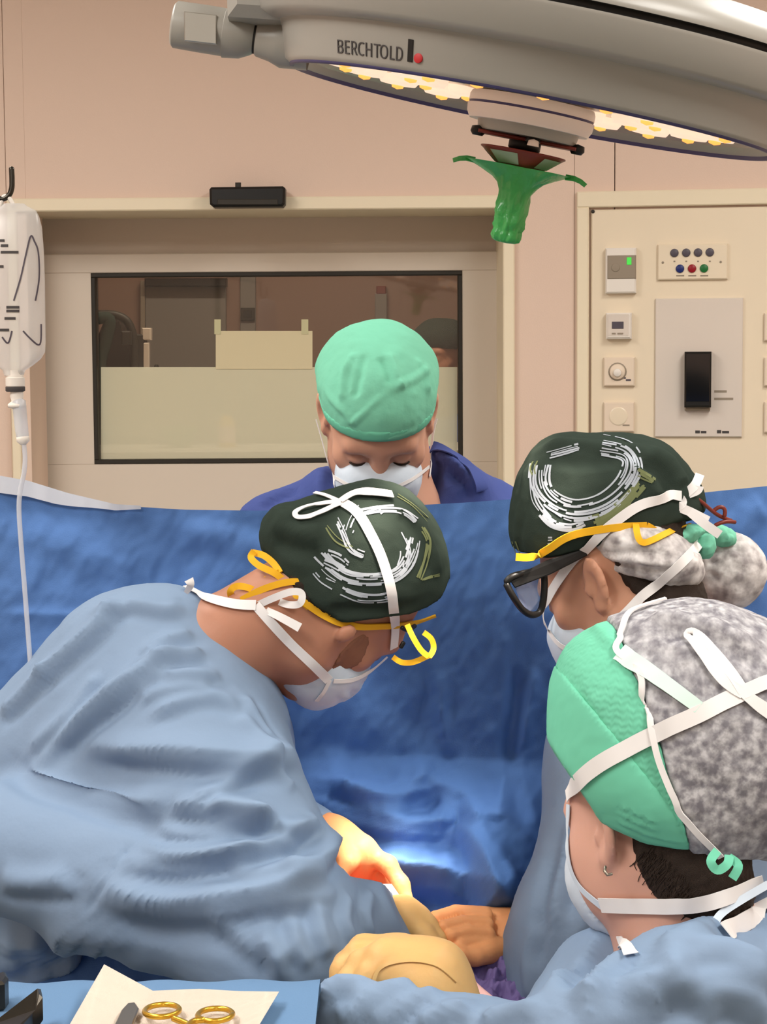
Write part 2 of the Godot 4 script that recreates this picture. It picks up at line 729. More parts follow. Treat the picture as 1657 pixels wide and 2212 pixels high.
func materials() -> void:
	var fine := noise_tex(0.02, true, 6.0)
	var weave := noise_tex(0.12, true, 3.0)
	mat("wall", c8(226, 202, 186), 0.55, 0.3)
	relief(M.wall, weave, 3.0, 0.1)
	mat("cream", c8(238, 226, 200), 0.4, 0.4)
	mat("panel_cream", c8(236, 222, 198), 0.25, 0.5)
	mat("leaf", c8(222, 210, 196), 0.45, 0.4)
	mat("header", c8(205, 192, 178), 0.5, 0.3)
	mat("floor", c8(120, 128, 122), 0.4, 0.4)
	mat("ceiling", c8(225, 222, 215), 0.8)
	mat("black", c8(22, 22, 22), 0.4, 0.4)
	mat("gasket", c8(48, 44, 38), 0.5, 0.4)
	var gl := mat("glass", Color(0.35, 0.36, 0.34, 0.05), 0.03, 0.5)
	gl.transparency = BaseMaterial3D.TRANSPARENCY_ALPHA
	var fr := mat("frost", Color(0.93, 0.91, 0.80, 0.66), 0.7, 0.3)
	fr.transparency = BaseMaterial3D.TRANSPARENCY_ALPHA
	mat("paper", c8(222, 210, 175), 0.8)
	mat("tape", c8(205, 200, 160), 0.6)
	mat("white", c8(236, 230, 222), 0.4, 0.4)
	mat("plate", c8(232, 215, 195), 0.4, 0.4)
	mat("card", c8(222, 212, 202), 0.12, 0.6)
	mat("grey_plastic", c8(150, 138, 122), 0.5)
	mat("button_grey", c8(84, 78, 88), 0.4)
	mat("button_blue", c8(30, 45, 110), 0.35)
	mat("button_red", c8(150, 20, 35), 0.35)
	mat("button_green", c8(30, 110, 55), 0.35)
	mat("ink", c8(70, 66, 66), 0.7)
	mat("corridor", c8(146, 118, 104), 0.7)
	mat("corridor_door", c8(134, 128, 122), 0.6)
	# cloth
	mat("drape", c8(84, 122, 182), 0.75, 0.25)
	relief(M.drape, weave, 6.0, 0.25)
	mat("drape_hem", c8(205, 212, 225), 0.8)
	mat("gown", c8(128, 150, 178), 0.72, 0.25)
	relief(M.gown, fine, 5.0, 0.16)
	mat("gown_b", c8(120, 138, 162), 0.72, 0.25)
	relief(M.gown_b, fine, 5.0, 0.16)
	mat("navy", c8(76, 90, 152), 0.8, 0.2)
	relief(M.navy, weave, 8.0, 0.3)
	mat("table_cloth", c8(100, 132, 168), 0.8, 0.2)
	relief(M.table_cloth, weave, 6.0, 0.25)
	mat("cap_green", c8(50, 60, 54), 1.0, 0.08)
	relief(M.cap_green, weave, 9.0, 0.4)
	mat("print_white", c8(168, 176, 186), 0.85, 0.2)
	mat("print_olive", c8(112, 120, 84), 0.85, 0.2)
	mat("yellow", c8(232, 176, 40), 0.7, 0.3)
	mat("mint", c8(122, 200, 172), 0.75, 0.25)
	relief(M.mint, fine, 7.0, 0.3)
	mat("crepe", c8(110, 194, 164), 0.75, 0.25)
	relief(M.crepe, wave_tex(), 24.0, 0.4)
	mat("mint_band", c8(112, 198, 168), 0.75, 0.25)
	mat("bouffant", Color.WHITE, 0.8, 0.2)
	var g := grad([c8(112, 110, 118), c8(152, 151, 156), c8(198, 198, 202)], [0.25, 0.5, 0.78])
	tinted(M.bouffant, noise_tex(0.016, false, 1.0, g, FastNoiseLite.TYPE_SIMPLEX_SMOOTH, 512, 5), 8.0)
	mat("net", Color.WHITE, 0.8, 0.2)
	tinted(M.net, noise_tex(0.012, false, 1.0, grad([c8(128, 122, 124), c8(190, 186, 186), c8(232, 230, 230)], [0.25, 0.5, 0.75])), 6.0)
	mat("stubble", c8(138, 96, 78), 0.7, 0.2)
	mat("tie_pale", c8(204, 228, 220), 0.75, 0.25)
	mat("mask", c8(205, 218, 232), 0.75, 0.2)
	mat("strap", c8(232, 230, 230), 0.75, 0.25)
	# skin and hair
	mat("skin_a", c8(178, 126, 102), 0.5, 0.4)
	mat("skin_b", c8(192, 142, 116), 0.5, 0.4)
	mat("skin_c", c8(208, 160, 142), 0.5, 0.4)
	mat("skin_d", c8(206, 156, 132), 0.5, 0.4)
	for q in ["skin_a", "skin_b", "skin_c", "skin_d"]:
		M[q].subsurf_scatter_enabled = true
		M[q].subsurf_scatter_strength = 0.08
		relief(M[q], weave, 14.0, 0.12)
	mat("hair", c8(46, 36, 30), 0.6, 0.3)
	relief(M.hair, noise_tex(0.2, true, 8.0), 10.0, 0.8)
	mat("glove_tan", c8(214, 172, 112), 0.5, 0.35)
	mat("glove_orange", c8(228, 158, 106), 0.5, 0.35)
	for q in ["glove_tan", "glove_orange"]:
		M[q].subsurf_scatter_enabled = true
		M[q].subsurf_scatter_strength = 0.1
		relief(M[q], fine, 9.0, 0.2)
	# things
	mat("lamp_grey", c8(156, 153, 146), 0.35, 0.5)
	mat("lamp_metal", c8(168, 164, 156), 0.3, 0.5, 0.7)
	mat("lamp_white", c8(238, 226, 220), 0.35, 0.5)
	mat("groove", c8(30, 28, 26), 0.6)
	mat("blue_ring", c8(70, 66, 110), 0.4)
	mat("reflector", c8(226, 210, 192), 0.22, 0.6, 0.6)
	var gr := mat("green_film", c8(70, 178, 96), 0.25, 0.55)
	relief(gr, fine, 14.0, 0.9)
	gr.backlight_enabled = true
	gr.backlight = Color(0.3, 0.6, 0.35)
	mat("rust", c8(120, 50, 40), 0.4)
	mat("tan_label", c8(150, 175, 150), 0.5)
	var bg := mat("bag", Color(0.88, 0.87, 0.86, 0.48), 0.3, 0.6)
	bg.transparency = BaseMaterial3D.TRANSPARENCY_ALPHA
	var tb := mat("clear_tube", Color(0.86, 0.88, 0.92, 0.55), 0.3, 0.6)
	tb.transparency = BaseMaterial3D.TRANSPARENCY_ALPHA
	mat("steel", c8(150, 142, 130), 0.3, 0.5, 0.85)
	mat("dark_steel", c8(62, 58, 52), 0.32, 0.5, 0.8)
	mat("gold", c8(214, 170, 60), 0.28, 0.5, 0.85)
	mat("gauze", c8(216, 202, 188), 0.9, 0.1)
	relief(M.gauze, noise_tex(0.25, true, 8.0), 12.0, 0.7)
	mat("lens", Color(0.5, 0.55, 0.65, 0.35), 0.05, 0.6).transparency = BaseMaterial3D.TRANSPARENCY_ALPHA
	mat("red", c8(190, 40, 45), 0.5)
	mat("pink", c8(240, 190, 185), 0.5)
	mat("tissue", c8(196, 84, 72), 0.35, 0.5)
	mat("purple", c8(112, 96, 150), 0.7)
	relief(M.purple, fine, 6.0, 0.5)

func wall_rect(x0: float, y0: float, x1: float, y1: float, z: float, th: float, bev := 0.003) -> ArrayMesh:
	# a slab whose face shows at these pixels of the photograph when it stands in the upright plane z
	return slab(PackedVector3Array([W(x0, y1, z), W(x0, y0, z), W(x1, y0, z), W(x1, y1, z)]), Vector3(0, 0, 1), th, bev)
func bar(x0: float, y0: float, x1: float, y1: float, z: float, th: float, bev := 0.003) -> ArrayMesh:
	return box_mesh(Vector3((x0 + x1) / 2, (y0 + y1) / 2, z - th / 2), Vector3(x1 - x0, y1 - y0, th), bev)

func room() -> void:
	var xl := W(62, 700, ZW).x
	var xr := W(1096, 700, ZW).x
	var yt := W(590, 445, ZW).y
	var xa := W(1240, 700, ZW).x
	var th := 0.24
	struct("floor", box_mesh(Vector3(0, -0.05, -2.4), Vector3(5.6, 0.1, 10.4), 0.001), M.floor)
	struct("ceiling", box_mesh(Vector3(0, 3.05, -2.4), Vector3(5.6, 0.1, 10.4), 0.001), M.ceiling)
	struct("wall_left", box_mesh(Vector3(-2.66, 1.5, -1.4), Vector3(0.12, 3.0, 8.2), 0.001), M.wall)
	struct("wall_right", box_mesh(Vector3(2.66, 1.5, -1.4), Vector3(0.12, 3.0, 8.2), 0.001), M.wall)
	struct("wall_front", box_mesh(Vector3(0, 1.5, 2.66), Vector3(5.4, 3.0, 0.12), 0.001), M.wall)
	# the back wall: cladding panels with narrow joints round the door opening
	var wall := Node3D.new()
	wall.name = "wall_back"
	wall.set_meta("kind", "structure")
	add_child(wall)
	var xs := W(8, 200, ZW).x
	put("cladding_panel", bar(-2.6, 0, xs - 0.0006, 3.0, ZW, th, 0.001), M.wall, wall)
	put("cladding_panel", bar(xs + 0.0006, 0, xl, 3.0, ZW, th, 0.001), M.wall, wall)
	put("cladding_panel", bar(xl, yt, xr, 3.0, ZW, th, 0.0), M.wall, wall)
	put("cladding_panel", bar(xr, 0, xa, 3.0, ZW, th, 0.0), M.wall, wall)
	# the bay to the right is turned a little towards the room
	var wr := Node3D.new()
	wr.name = "wall_bay"
	wr.set_meta("kind", "structure")
	add_child(wr)
	var a := BAYA()
	var bs := BAYB()
	var ln := (2.62 - a.x) / bs.x.x
	var xj := (BAY(1328, 340) - a).dot(bs.x)
	put("cladding_panel", box_mesh(a + bs.x * (xj / 2) + Vector3(0, 1.5, 0) - bs.z * 0.06, Vector3(xj - 0.002, 3.0, 0.12), 0.0005, bs), M.wall, wr)
	put("cladding_panel", box_mesh(a + bs.x * ((xj + ln) / 2) + Vector3(0, 1.5, 0) - bs.z * 0.06, Vector3(ln - xj - 0.002, 3.0, 0.12), 0.002, bs), M.wall, wr)
	# door frame
	var fr := Node3D.new()
	fr.name = "trim_1"
	fr.set_meta("kind", "structure")
	add_child(fr)
	var y0 := W(590, 426, ZW).y
	var y1 := W(590, 454, ZW).y
	var x0 := W(22, 700, ZW).x
	var x1 := W(42, 700, ZW).x
	var x2 := W(1086, 700, ZW).x
	var x3 := W(1111, 700, ZW).x
	var t2 := 0.36
	put("head_casing", bar(x0, y1, x3, y0, ZW + 0.018, t2 + 0.018, 0.003), M.cream, fr)
	put("jamb_casing", bar(x0, 0, x1, y1, ZW + 0.018, t2 + 0.018, 0.003), M.cream, fr)
	put("jamb_casing", bar(x2, 0, x3, y1, ZW + 0.018, t2 + 0.018, 0.003), M.cream, fr)
	# sliding door leaf with a window, and the header board above it
	var zl := ZW - 0.27
	var door := Node3D.new()
	door.name = "door_1"
	door.set_meta("kind", "structure")
	add_child(door)
	put("header_board", bar(x1 - 0.02, W(600, 552, zl - 0.04).y, x2 + 0.02, y1 + 0.02, zl - 0.035, 0.04), M.header, door)
	var lt := W(600, 546, zl).y
	var lx0 := W(60, 700, zl).x
	var lx1 := W(1105, 700, zl).x
	var wa := W(196, 590, zl)
	var wb := W(1000, 997, zl)
	put("leaf_rail", bar(lx0, wa.y, lx1, lt, zl, 0.05, 0.002), M.leaf, door)
	put("leaf_rail", bar(lx0, 0.01, lx1, wb.y, zl, 0.05, 0.002), M.leaf, door)
	put("leaf_stile", bar(lx0, wb.y, wa.x, wa.y, zl, 0.05, 0.0), M.leaf, door)
	put("leaf_stile", bar(wb.x, wb.y, lx1, wa.y, zl, 0.05, 0.0), M.leaf, door)
	var gk := 0.012
	put("window_gasket", join([bar(wa.x, wa.y - gk, wb.x, wa.y, zl + 0.003, 0.05, 0.002), bar(wa.x, wb.y, wb.x, wb.y + gk, zl + 0.003, 0.05, 0.002), bar(wa.x, wb.y + gk, wa.x + gk, wa.y - gk, zl + 0.003, 0.05, 0.002), bar(wb.x - gk, wb.y + gk, wb.x, wa.y - gk, zl + 0.003, 0.05, 0.002)]), M.gasket, door)
	put("window_pane", bar(wa.x + gk, wb.y + gk, wb.x - gk, wa.y - gk, zl - 0.03, 0.006, 0.0), M.glass, door)
	put("frosted_film", wall_rect(218, 793, 988, 992, zl - 0.0295, 0.0006, 0.0), M.frost, door)
	# the sheet of paper taped to the pane
	var sheet := put("paper_sheet", wall_rect(466, 715, 675, 797, zl - 0.027, 0.001, 0.0), M.paper)
	tag(sheet, "blank cream sheet of paper stuck on the door window by two tapes", "paper")
	put("tape", wall_rect(463, 690, 477, 722, zl - 0.0255, 0.0008, 0.0), M.tape, sheet)
	put("tape", wall_rect(651, 690, 666, 722, zl - 0.0255, 0.0008, 0.0), M.tape, sheet)
	# door sensor on the head casing
	var sn := thing("door_sensor", W(533, 425, ZW), "black motion sensor bar on the cream head of the sliding door", "sensor")
	var pr := PackedVector3Array()
	for q in [[452, 409], [456, 404], [611, 402], [616, 406], [615, 440], [610, 446], [460, 447], [453, 441]]:
		pr.append(W(q[0], q[1], ZW + 0.085))
	put("housing", slab(pr, Vector3(0, 0, 1), 0.066, 0.006), M.black, sn)
	put("lens_strip", wall_rect(470, 430, 600, 442, ZW + 0.0865, 0.01, 0.001), M.gasket, sn)
	put("latch", wall_rect(508, 394, 520, 406, ZW + 0.06, 0.012, 0.002), M.gasket, sn)
	# ceiling fittings
	for q in CEIL:
		var c := thing("ceiling_light", Vector3(q[0], 3.0, q[1]), "flat white ceiling light panel, %s" % ["left of the lamp", "right of the lamp", "over the instrument table", "over the nurse", "behind the camera"][CEIL.find(q)], "light", "ceiling light panels")
		put("panel_frame", box_mesh(Vector3(q[0], 2.985, q[1]), Vector3(0.62, 0.03, 1.22), 0.003), M.white, c)
		var dm := StandardMaterial3D.new()
		dm.resource_name = "light_diffuser"
		dm.albedo_color = Color(0.9, 0.9, 0.9)
		dm.emission_enabled = true
		dm.emission = Color(1, 0.96, 0.9)
		dm.emission_energy_multiplier = 1.2
		put("light_diffuser", box_mesh(Vector3(q[0], 2.967, q[1]), Vector3(0.58, 0.006, 1.18), 0.001), dm, c)

func BAYA() -> Vector3:
	var a := W(1240, 700, ZW)
	return Vector3(a.x, 0, ZW)
func BAYB() -> Basis:
	var t := deg_to_rad(10.0)
	return Basis(Vector3(cos(t), 0, sin(t)), Vector3.UP, Vector3(-sin(t), 0, cos(t)))
func BAY(x: float, y: float, off := 0.0) -> Vector3:      # where the sight line meets the bay's face, off metres proud of it
	var b := BAYB()
	var a := BAYA() + b.z * off
	var r := R(x, y)
	return CX.origin + r * ((a - CX.origin).dot(b.z) / r.dot(b.z))
func bay_rect(x0: float, y0: float, x1: float, y1: float, off: float, th: float, bev := 0.003) -> ArrayMesh:
	# level and upright in the bay's own plane
	var b := BAYB()
	var p := BAY(x0, y0, off)
	var q := BAY(x1, y1, off)
	var w := (q - p).dot(b.x)
	var c := (p + q) * 0.5
	return box_mesh(c - b.z * th * 0.5, Vector3(w, absf(p.y - q.y), th), bev, b)
func bay_disc(x: float, y: float, rpx: float, off: float, th: float) -> ArrayMesh:
	var b := BAYB()
	var r := rpx * 5.0 / F
	return lathe([[0.0, th], [r * 0.85, th], [r, th * 0.6], [r, 0.0]], 20, Transform3D(Basis(b.x, b.z, -b.y), BAY(x, y, off)))

func service_panel() -> void:
	var b := BAYB()
	var pn := thing("service_panel", BAY(1460, 700), "large cream wall panel in a raised cream frame carrying switch plates", "panel")
	# frame
	var p := BAY(1246, 414, 0.02)
	var q := BAY(1272, 448, 0.02)
	var wf := (q - p).dot(b.x)
	var hf := p.y - q.y
	put("frame_rail", box_mesh(p + b.x * 0.45 - Vector3(0, hf / 2, 0) - b.z * 0.011, Vector3(0.9, hf, 0.022), 0.003, b), M.cream, pn)
	put("frame_stile", box_mesh(p + b.x * (wf / 2) - Vector3(0, hf + 0.6, 0) - b.z * 0.011, Vector3(wf, 1.2, 0.022), 0.003, b), M.cream, pn)
	put("front_plate", box_mesh(p + b.x * (wf + 0.006 + 0.43) - Vector3(0, hf + 0.606, 0) - b.z * 0.012, Vector3(0.86, 1.2, 0.012), 0.003, b), M.panel_cream, pn)
	put("screw", bay_disc(1281, 457, 4, 0.014, 0.003), M.gasket, pn)
	var o := 0.014
	# room controller
	var t := thing("wall_controller", BAY(1341, 585, o), "white wall unit with a grey middle band and a small green lamp", "controller")
	put("housing", bay_rect(1308, 536, 1374, 633, o + 0.024, 0.024, 0.004), M.white, t)
	put("band", bay_rect(1312, 552, 1374, 602, o + 0.026, 0.012, 0.002), M.grey_plastic, t)
	put("dial", bay_disc(1330, 578, 9, o + 0.026, 0.002), M.grey_plastic, t)
	var lm := StandardMaterial3D.new()
	lm.resource_name = "green_led"
	lm.albedo_color = c8(80, 190, 80)
	lm.emission_enabled = true
	lm.emission = c8(60, 200, 70)
	lm.emission_energy_multiplier = 0.35
	put("signal_lamp", bay_rect(1354, 556, 1364, 572, o + 0.028, 0.004, 0.001), lm, t)
	# thermostat
	t = thing("thermostat", BAY(1337, 704, o), "small square white thermostat with a dark display", "thermostat")
	put("housing", bay_rect(1309, 676, 1364, 732, o + 0.03, 0.03, 0.005), M.white, t)
	put("face_plate", bay_rect(1313, 679, 1358, 726, o + 0.031, 0.004, 0.001), M.card, t)
	put("display", bay_rect(1322, 695, 1347, 710, o + 0.033, 0.004, 0.001), M.button_grey, t)
	put("button_row", join([bay_rect(1322, 719, 1330, 722, o + 0.033, 0.003, 0.0005), bay_rect(1334, 719, 1346, 722, o + 0.033, 0.003, 0.0005)]), M.grey_plastic, t)
	# dimmer and blind plate
	t = thing("dimmer_switch", BAY(1338, 804, o), "white dimmer plate with a round dial below the thermostat", "switch")
	put("plate", bay_rect(1304, 772, 1371, 834, o + 0.014, 0.014, 0.003), M.plate, t)
	put("dial", bay_disc(1334, 803, 17, o + 0.014, 0.008), M.plate, t)
	put("dial_ring", bay_disc(1334, 803, 20, o + 0.0135, 0.002), M.grey_plastic, t)
	put("knob", bay_disc(1334, 805, 9, o + 0.022, 0.01), M.white, t)
	put("print", bay_rect(1341, 815, 1352, 818, o + 0.0145, 0.001, 0.0), M.button_grey, t)
	put("print", bay_rect(1352, 819, 1363, 823, o + 0.0145, 0.001, 0.0), M.button_grey, t)
	t = thing("wall_socket", BAY(1337, 901, o), "plain cream wall plate lowest in the column of switch plates", "socket")
	put("plate", bay_rect(1304, 869, 1370, 933, o + 0.014, 0.014, 0.003), M.plate, t)
	put("insert", bay_disc(1336, 899, 20, o + 0.014, 0.002), M.panel_cream, t)
	put("print", bay_rect(1345, 917, 1360, 920, o + 0.0145, 0.001, 0.0), M.grey_plastic, t)
	# button plate
	t = thing("button_plate", BAY(1497, 566, o), "cream plate with four grey buttons above blue, red and green ones", "switch")
	put("plate", bay_rect(1421, 528, 1572, 603, o + 0.012, 0.012, 0.003), M.panel_cream, t)
	for i in 4:
		put("button", bay_disc(1457 + i * 25.5, 546.5 - i * 0.5, 9, o + 0.012, 0.005), M.button_grey, t)
		put("marking", bay_rect(1455 + i * 25.5, 563, 1459 + i * 25.5, 566, o + 0.0126, 0.001, 0.0), M.grey_plastic, t)
	for i in 3:
		put("button", bay_disc(1469 + i * 26, 580.5 - i * 0.4, 9, o + 0.012, 0.005), [M.button_blue, M.button_red, M.button_green][i], t)
		put("marking", bay_rect(1461 + i * 26, 594, 1478 + i * 26, 597, o + 0.0126, 0.001, 0.0), M.grey_plastic, t)
	put("screw", bay_disc(1432, 567, 2.5, o + 0.012, 0.002), M.grey_plastic, t)
	put("screw", bay_disc(1557, 566, 2.5, o + 0.012, 0.002), M.grey_plastic, t)
	# glossy plate with the black reader
	t = thing("reader_plate", BAY(1510, 795, o), "tall glossy white plate under the button plate, lettered at the foot", "plate")
	put("plate", bay_rect(1416, 645, 1603, 944, o + 0.01, 0.01, 0.002), M.card, t)
	put("print", bay_rect(1543, 843, 1570, 848, o + 0.0107, 0.001, 0.0), M.grey_plastic, t)
	put("print", bay_rect(1543, 859, 1584, 864, o + 0.0107, 0.001, 0.0), M.grey_plastic, t)
	for lt in [[1502, 930, 1512], [1514, 931, 1526], [1549, 929, 1558], [1560, 931, 1575]]:
		put("lettering", bay_rect(lt[0], lt[1], lt[2], 936, o + 0.0107, 0.001, 0.0), M.ink, t)
	t = thing("card_reader", BAY(1507, 818, o), "black box with a shiny face on the tall glossy white plate", "reader")
	put("body", bay_rect(1479, 760, 1536, 880, o + 0.05, 0.04, 0.005), M.black, t)
	put("base", bay_rect(1479, 872, 1534, 887, o + 0.03, 0.02, 0.003), M.grey_plastic, t)
	var sm := mat("gloss_black", c8(16, 16, 20), 0.08, 0.6)
	put("face", bay_rect(1482, 764, 1533, 868, o + 0.0515, 0.003, 0.001), sm, t)
	# plates cut by the right edge
	var ys := [[676, 736, "uppermost"], [772, 834, "middle"], [868, 935, "lowest"]]
	for k in 3:
		t = thing("wall_socket", BAY(1688, ys[k][0] + 30, o), "cream wall plate, %s of three right of the glossy white plate" % ys[k][2], "socket", "wall plates at the right edge")
		put("plate", bay_rect(1651, ys[k][0], 1718, ys[k][1], o + 0.014, 0.014, 0.003), M.plate, t)
		put("insert", bay_disc(1685, (ys[k][0] + ys[k][1]) / 2.0, 18, o + 0.014, 0.002), M.panel_cream, t)

func corridor() -> void:
	var z0 := ZW - 0.36
	var z1 := ZW - 2.3
	struct("wall_corridor", join([box_mesh(Vector3(-0.3, 1.5, z1 - 0.05), Vector3(4.4, 3.0, 0.1), 0.0), box_mesh(Vector3(-2.45, 1.5, (z0 + z1) / 2), Vector3(0.1, 3.0, z0 - z1), 0.0), box_mesh(Vector3(1.85, 1.5, (z0 + z1) / 2), Vector3(0.1, 3.0, z0 - z1), 0.0)]), M.corridor)
	var l := AreaLight3D.new()
	l.name = "corridor_lamp"
	l.area_size = Vector2(1.0, 0.2)
	l.light_color = Color(1.0, 0.93, 0.82)
	l.light_energy = 1.0
	l.area_range = 8.0
	l.shadow_enabled = true
	l.position = Vector3(-0.3, 2.95, z0 - 0.5)
	l.rotation.x = -PI / 2
	add_child(l)
	var c := thing("ceiling_light", Vector3(-0.3, 3.0, z0 - 0.5), "narrow ceiling light in the corridor behind the door window", "light")
	put("panel_frame", box_mesh(Vector3(-0.3, 2.985, z0 - 0.5), Vector3(1.06, 0.03, 0.26), 0.003), M.white, c)
	# grey door with a closer across the corridor
	var d := Node3D.new()
	d.name = "door_2"
	d.set_meta("kind", "structure")
	add_child(d)
	var dz := z1 + 0.03
	put("leaf_board", wall_rect(314, 612, 488, 1180, dz, 0.03, 0.002), M.corridor_door, d)
	put("door_edge", wall_rect(303, 606, 313, 1180, dz + 0.01, 0.04, 0.002), M.grey_plastic, d)
	put("closer", wall_rect(312, 601, 489, 619, dz + 0.06, 0.06, 0.004), M.black, d)
	put("trim_post", wall_rect(519, 596, 552, 1180, z1 + 0.02, 0.02, 0.002), M.corridor_door, d)
	var t := thing("wall_plate", W(535, 678, z1), "small dark plate on the corridor wall beside the grey door", "plate")
	put("plate", wall_rect(520, 665, 550, 692, z1 + 0.035, 0.015, 0.002), M.gasket, t)
	put("button", wall_rect(526, 671, 544, 686, z1 + 0.038, 0.006, 0.001), M.black, t)
	t = thing("call_unit", W(823, 655, z1), "slim pale unit with a dark red top seen through the door window", "unit")
	put("case", wall_rect(810, 634, 836, 692, z1 + 0.03, 0.03, 0.003), M.corridor_door, t)
	put("light_cap", wall_rect(813, 618, 834, 636, z1 + 0.03, 0.03, 0.004), M.rust, t)
	# trolley with hoses at the left of the window
	var zt := ZW - 1.2
	t = thing("equipment_trolley", W(240, 760, zt), "dark equipment frame with green and brown parts behind the window", "trolley")
	var ap := PackedVector3Array()
	for q in [[150, 690], [200, 680], [258, 683], [285, 715], [292, 800], [292, 1000]]:
		ap.append(W(q[0], q[1], zt))
	put("arch_tube", tube(spline(ap, 5), 0.014, 10), M.gasket, t)
	put("hood", slab(PackedVector3Array([W(215, 1000, zt - 0.05), W(205, 740, zt - 0.05), W(225, 690, zt - 0.05), W(262, 688, zt - 0.05), W(285, 760, zt - 0.05), W(290, 1000, zt - 0.05)]), Vector3(0, 0, 1), 0.2, 0.01), M.hair, t)
	put("green_hose", tube(spline(PackedVector3Array([W(200, 690, zt + 0.03), W(236, 690, zt + 0.03), W(228, 740, zt + 0.03), W(215, 800, zt + 0.03), W(212, 1000, zt + 0.03)]), 6), 0.02, 10), M.cap_green, t)
	put("bracket", join([wall_rect(306, 708, 326, 735, zt, 0.04, 0.004), wall_rect(308, 740, 322, 800, zt, 0.03, 0.004)]), M.header, t)
	put("box", join([wall_rect(262, 715, 282, 745, zt + 0.05, 0.06, 0.004), wall_rect(292, 722, 312, 800, zt, 0.08, 0.004)]), M.gasket, t)
	put("pole", tube(PackedVector3Array([W(338, 790, zt), W(345, 1000, zt)]), 0.008, 8), M.gasket, t)
	# counter with a bottle and a bowl behind the frosted film
	var zc := ZW - 0.95
	t = thing("counter", W(600, 990, zc), "pale counter standing behind the frosted part of the window", "counter")
	var ct := W(600, 965, zc)
	put("top", box_mesh(Vector3(-0.35, ct.y - 0.02, zc), Vector3(1.5, 0.04, 0.4), 0.004), M.white, t)
	put("carcass", box_mesh(Vector3(-0.35, (ct.y - 0.04) / 2, zc - 0.02), Vector3(1.44, ct.y - 0.04, 0.34), 0.004), M.header, t)
	var bp := W(490, 930, zc)
	t = thing("bottle", Vector3(bp.x, ct.y, zc), "pink and yellow bottle with a grey cap behind the frosted film", "bottle")
	var bt := Transform3D(Basis(), Vector3(bp.x, ct.y, zc))
	put("body", lathe([[0.0, 0.0], [0.026, 0.0], [0.027, 0.01], [0.027, 0.07], [0.016, 0.095], [0.012, 0.1]], 24, bt), M.yellow, t)
	put("label", lathe([[0.0275, 0.015], [0.0275, 0.065]], 24, bt), M.pink, t)
	put("cap", lathe([[0.014, 0.1], [0.014, 0.12], [0.0, 0.121]], 20, bt), M.black, t)
	bp = W(388, 930, zc)
	t = thing("bowl", Vector3(bp.x, ct.y, zc), "green bowl standing behind the frosted film left of the bottle", "bowl")
	put("shell", lathe([[0.0, 0.0], [0.03, 0.0], [0.055, 0.05], [0.058, 0.065], [0.052, 0.06], [0.0, 0.02]], 28, Transform3D(Basis(), Vector3(bp.x, ct.y, zc))), M.button_green, t)

# ------------------------------------------------------------------ people: fields first
# a head in its own frame (X the person's left, Y up, Z out of the face), metres
func head(f: Field, t: Transform3D, ears := 3) -> void:
	var E := func(c: Vector3, r: Vector3, k: float, o := 0, b := Basis()): f.ell(t * Transform3D(b, c), r, k, o)
	var C := func(a: Vector3, b: Vector3, r1: float, r2: float, k: float, o := 0): f.cone(t * a, t * b, r1, r2, k, o)
	E.call(Vector3(0, 0.03, -0.01), Vector3(0.075, 0.09, 0.1), 0.02)
	E.call(Vector3(0, -0.04, 0.028), Vector3(0.06, 0.07, 0.062), 0.04)
	for s in [-1.0, 1.0]:
		C.call(Vector3(0.056 * s, -0.045, -0.005), Vector3(0.05 * s, -0.075, 0.012), 0.016, 0.016, 0.03)
		C.call(Vector3(0.05 * s, -0.075, 0.012), Vector3(0.014 * s, -0.108, 0.07), 0.016, 0.016, 0.03)
		E.call(Vector3(0.045 * s, -0.022, 0.058), Vector3(0.02, 0.016, 0.018), 0.025)
	E.call(Vector3(0, -0.108, 0.07), Vector3(0.022, 0.016, 0.018), 0.02)
	C.call(Vector3(-0.036, 0.02, 0.078), Vector3(0.036, 0.02, 0.078), 0.012, 0.012, 0.03)
	for s in [-1.0, 1.0]:
		E.call(Vector3(0.032 * s, 0.0, 0.094), Vector3(0.019, 0.012, 0.014), 0.014, 1)
		E.call(Vector3(0.032 * s, -0.002, 0.078), Vector3(0.0145, 0.0115, 0.0125), 0.004)
	C.call(Vector3(0, 0.008, 0.088), Vector3(0, -0.038, 0.11), 0.008, 0.0115, 0.014)
	for s in [-1.0, 1.0]:
		E.call(Vector3(0.012 * s, -0.042, 0.1), Vector3(0.008, 0.008, 0.011), 0.01)
	E.call(Vector3(0, -0.068, 0.088), Vector3(0.022, 0.006, 0.009), 0.008)
	E.call(Vector3(0, -0.078, 0.086), Vector3(0.02, 0.007, 0.009), 0.006)
	for s in [-1.0, 1.0]:
		if (ears & (1 if s < 0 else 2)) == 0:
			continue
		var b := Basis(Vector3(0, 1, 0), -0.42 * s) * Basis(Vector3(1, 0, 0), -0.2)
		E.call(Vector3(0.082 * s, 0.0, -0.016), Vector3(0.0065, 0.033, 0.02), 0.005, 0, b)
		E.call(Vector3(0.079 * s, -0.029, -0.006), Vector3(0.0065, 0.011, 0.009), 0.005)
		E.call(Vector3(0.089 * s, -0.001, -0.010), Vector3(0.009, 0.019, 0.0105), 0.004, 1, b)
		C.call(Vector3(0.078 * s, 0.022, -0.02), Vector3(0.079 * s, -0.012, -0.018), 0.004, 0.003, 0.004)
		E.call(Vector3(0.077 * s, -0.006, 0.002), Vector3(0.005, 0.008, 0.005), 0.004)

func head_at(f: Vector3, u: Vector3, anchor: Vector3, px: float, py: float, d: float) -> Transform3D:
	var b := frame(f, u)
	return Transform3D(b, P(px, py, d) - b * anchor)
func cam_ell(f: Field, px: float, py: float, d: float, r: Vector3, k := 0.04, o := 0, turn := 0.0) -> void:
	f.ell(Transform3D(CX.basis * Basis(Vector3(0, 0, 1), turn), P(px, py, d)), r, k, o)
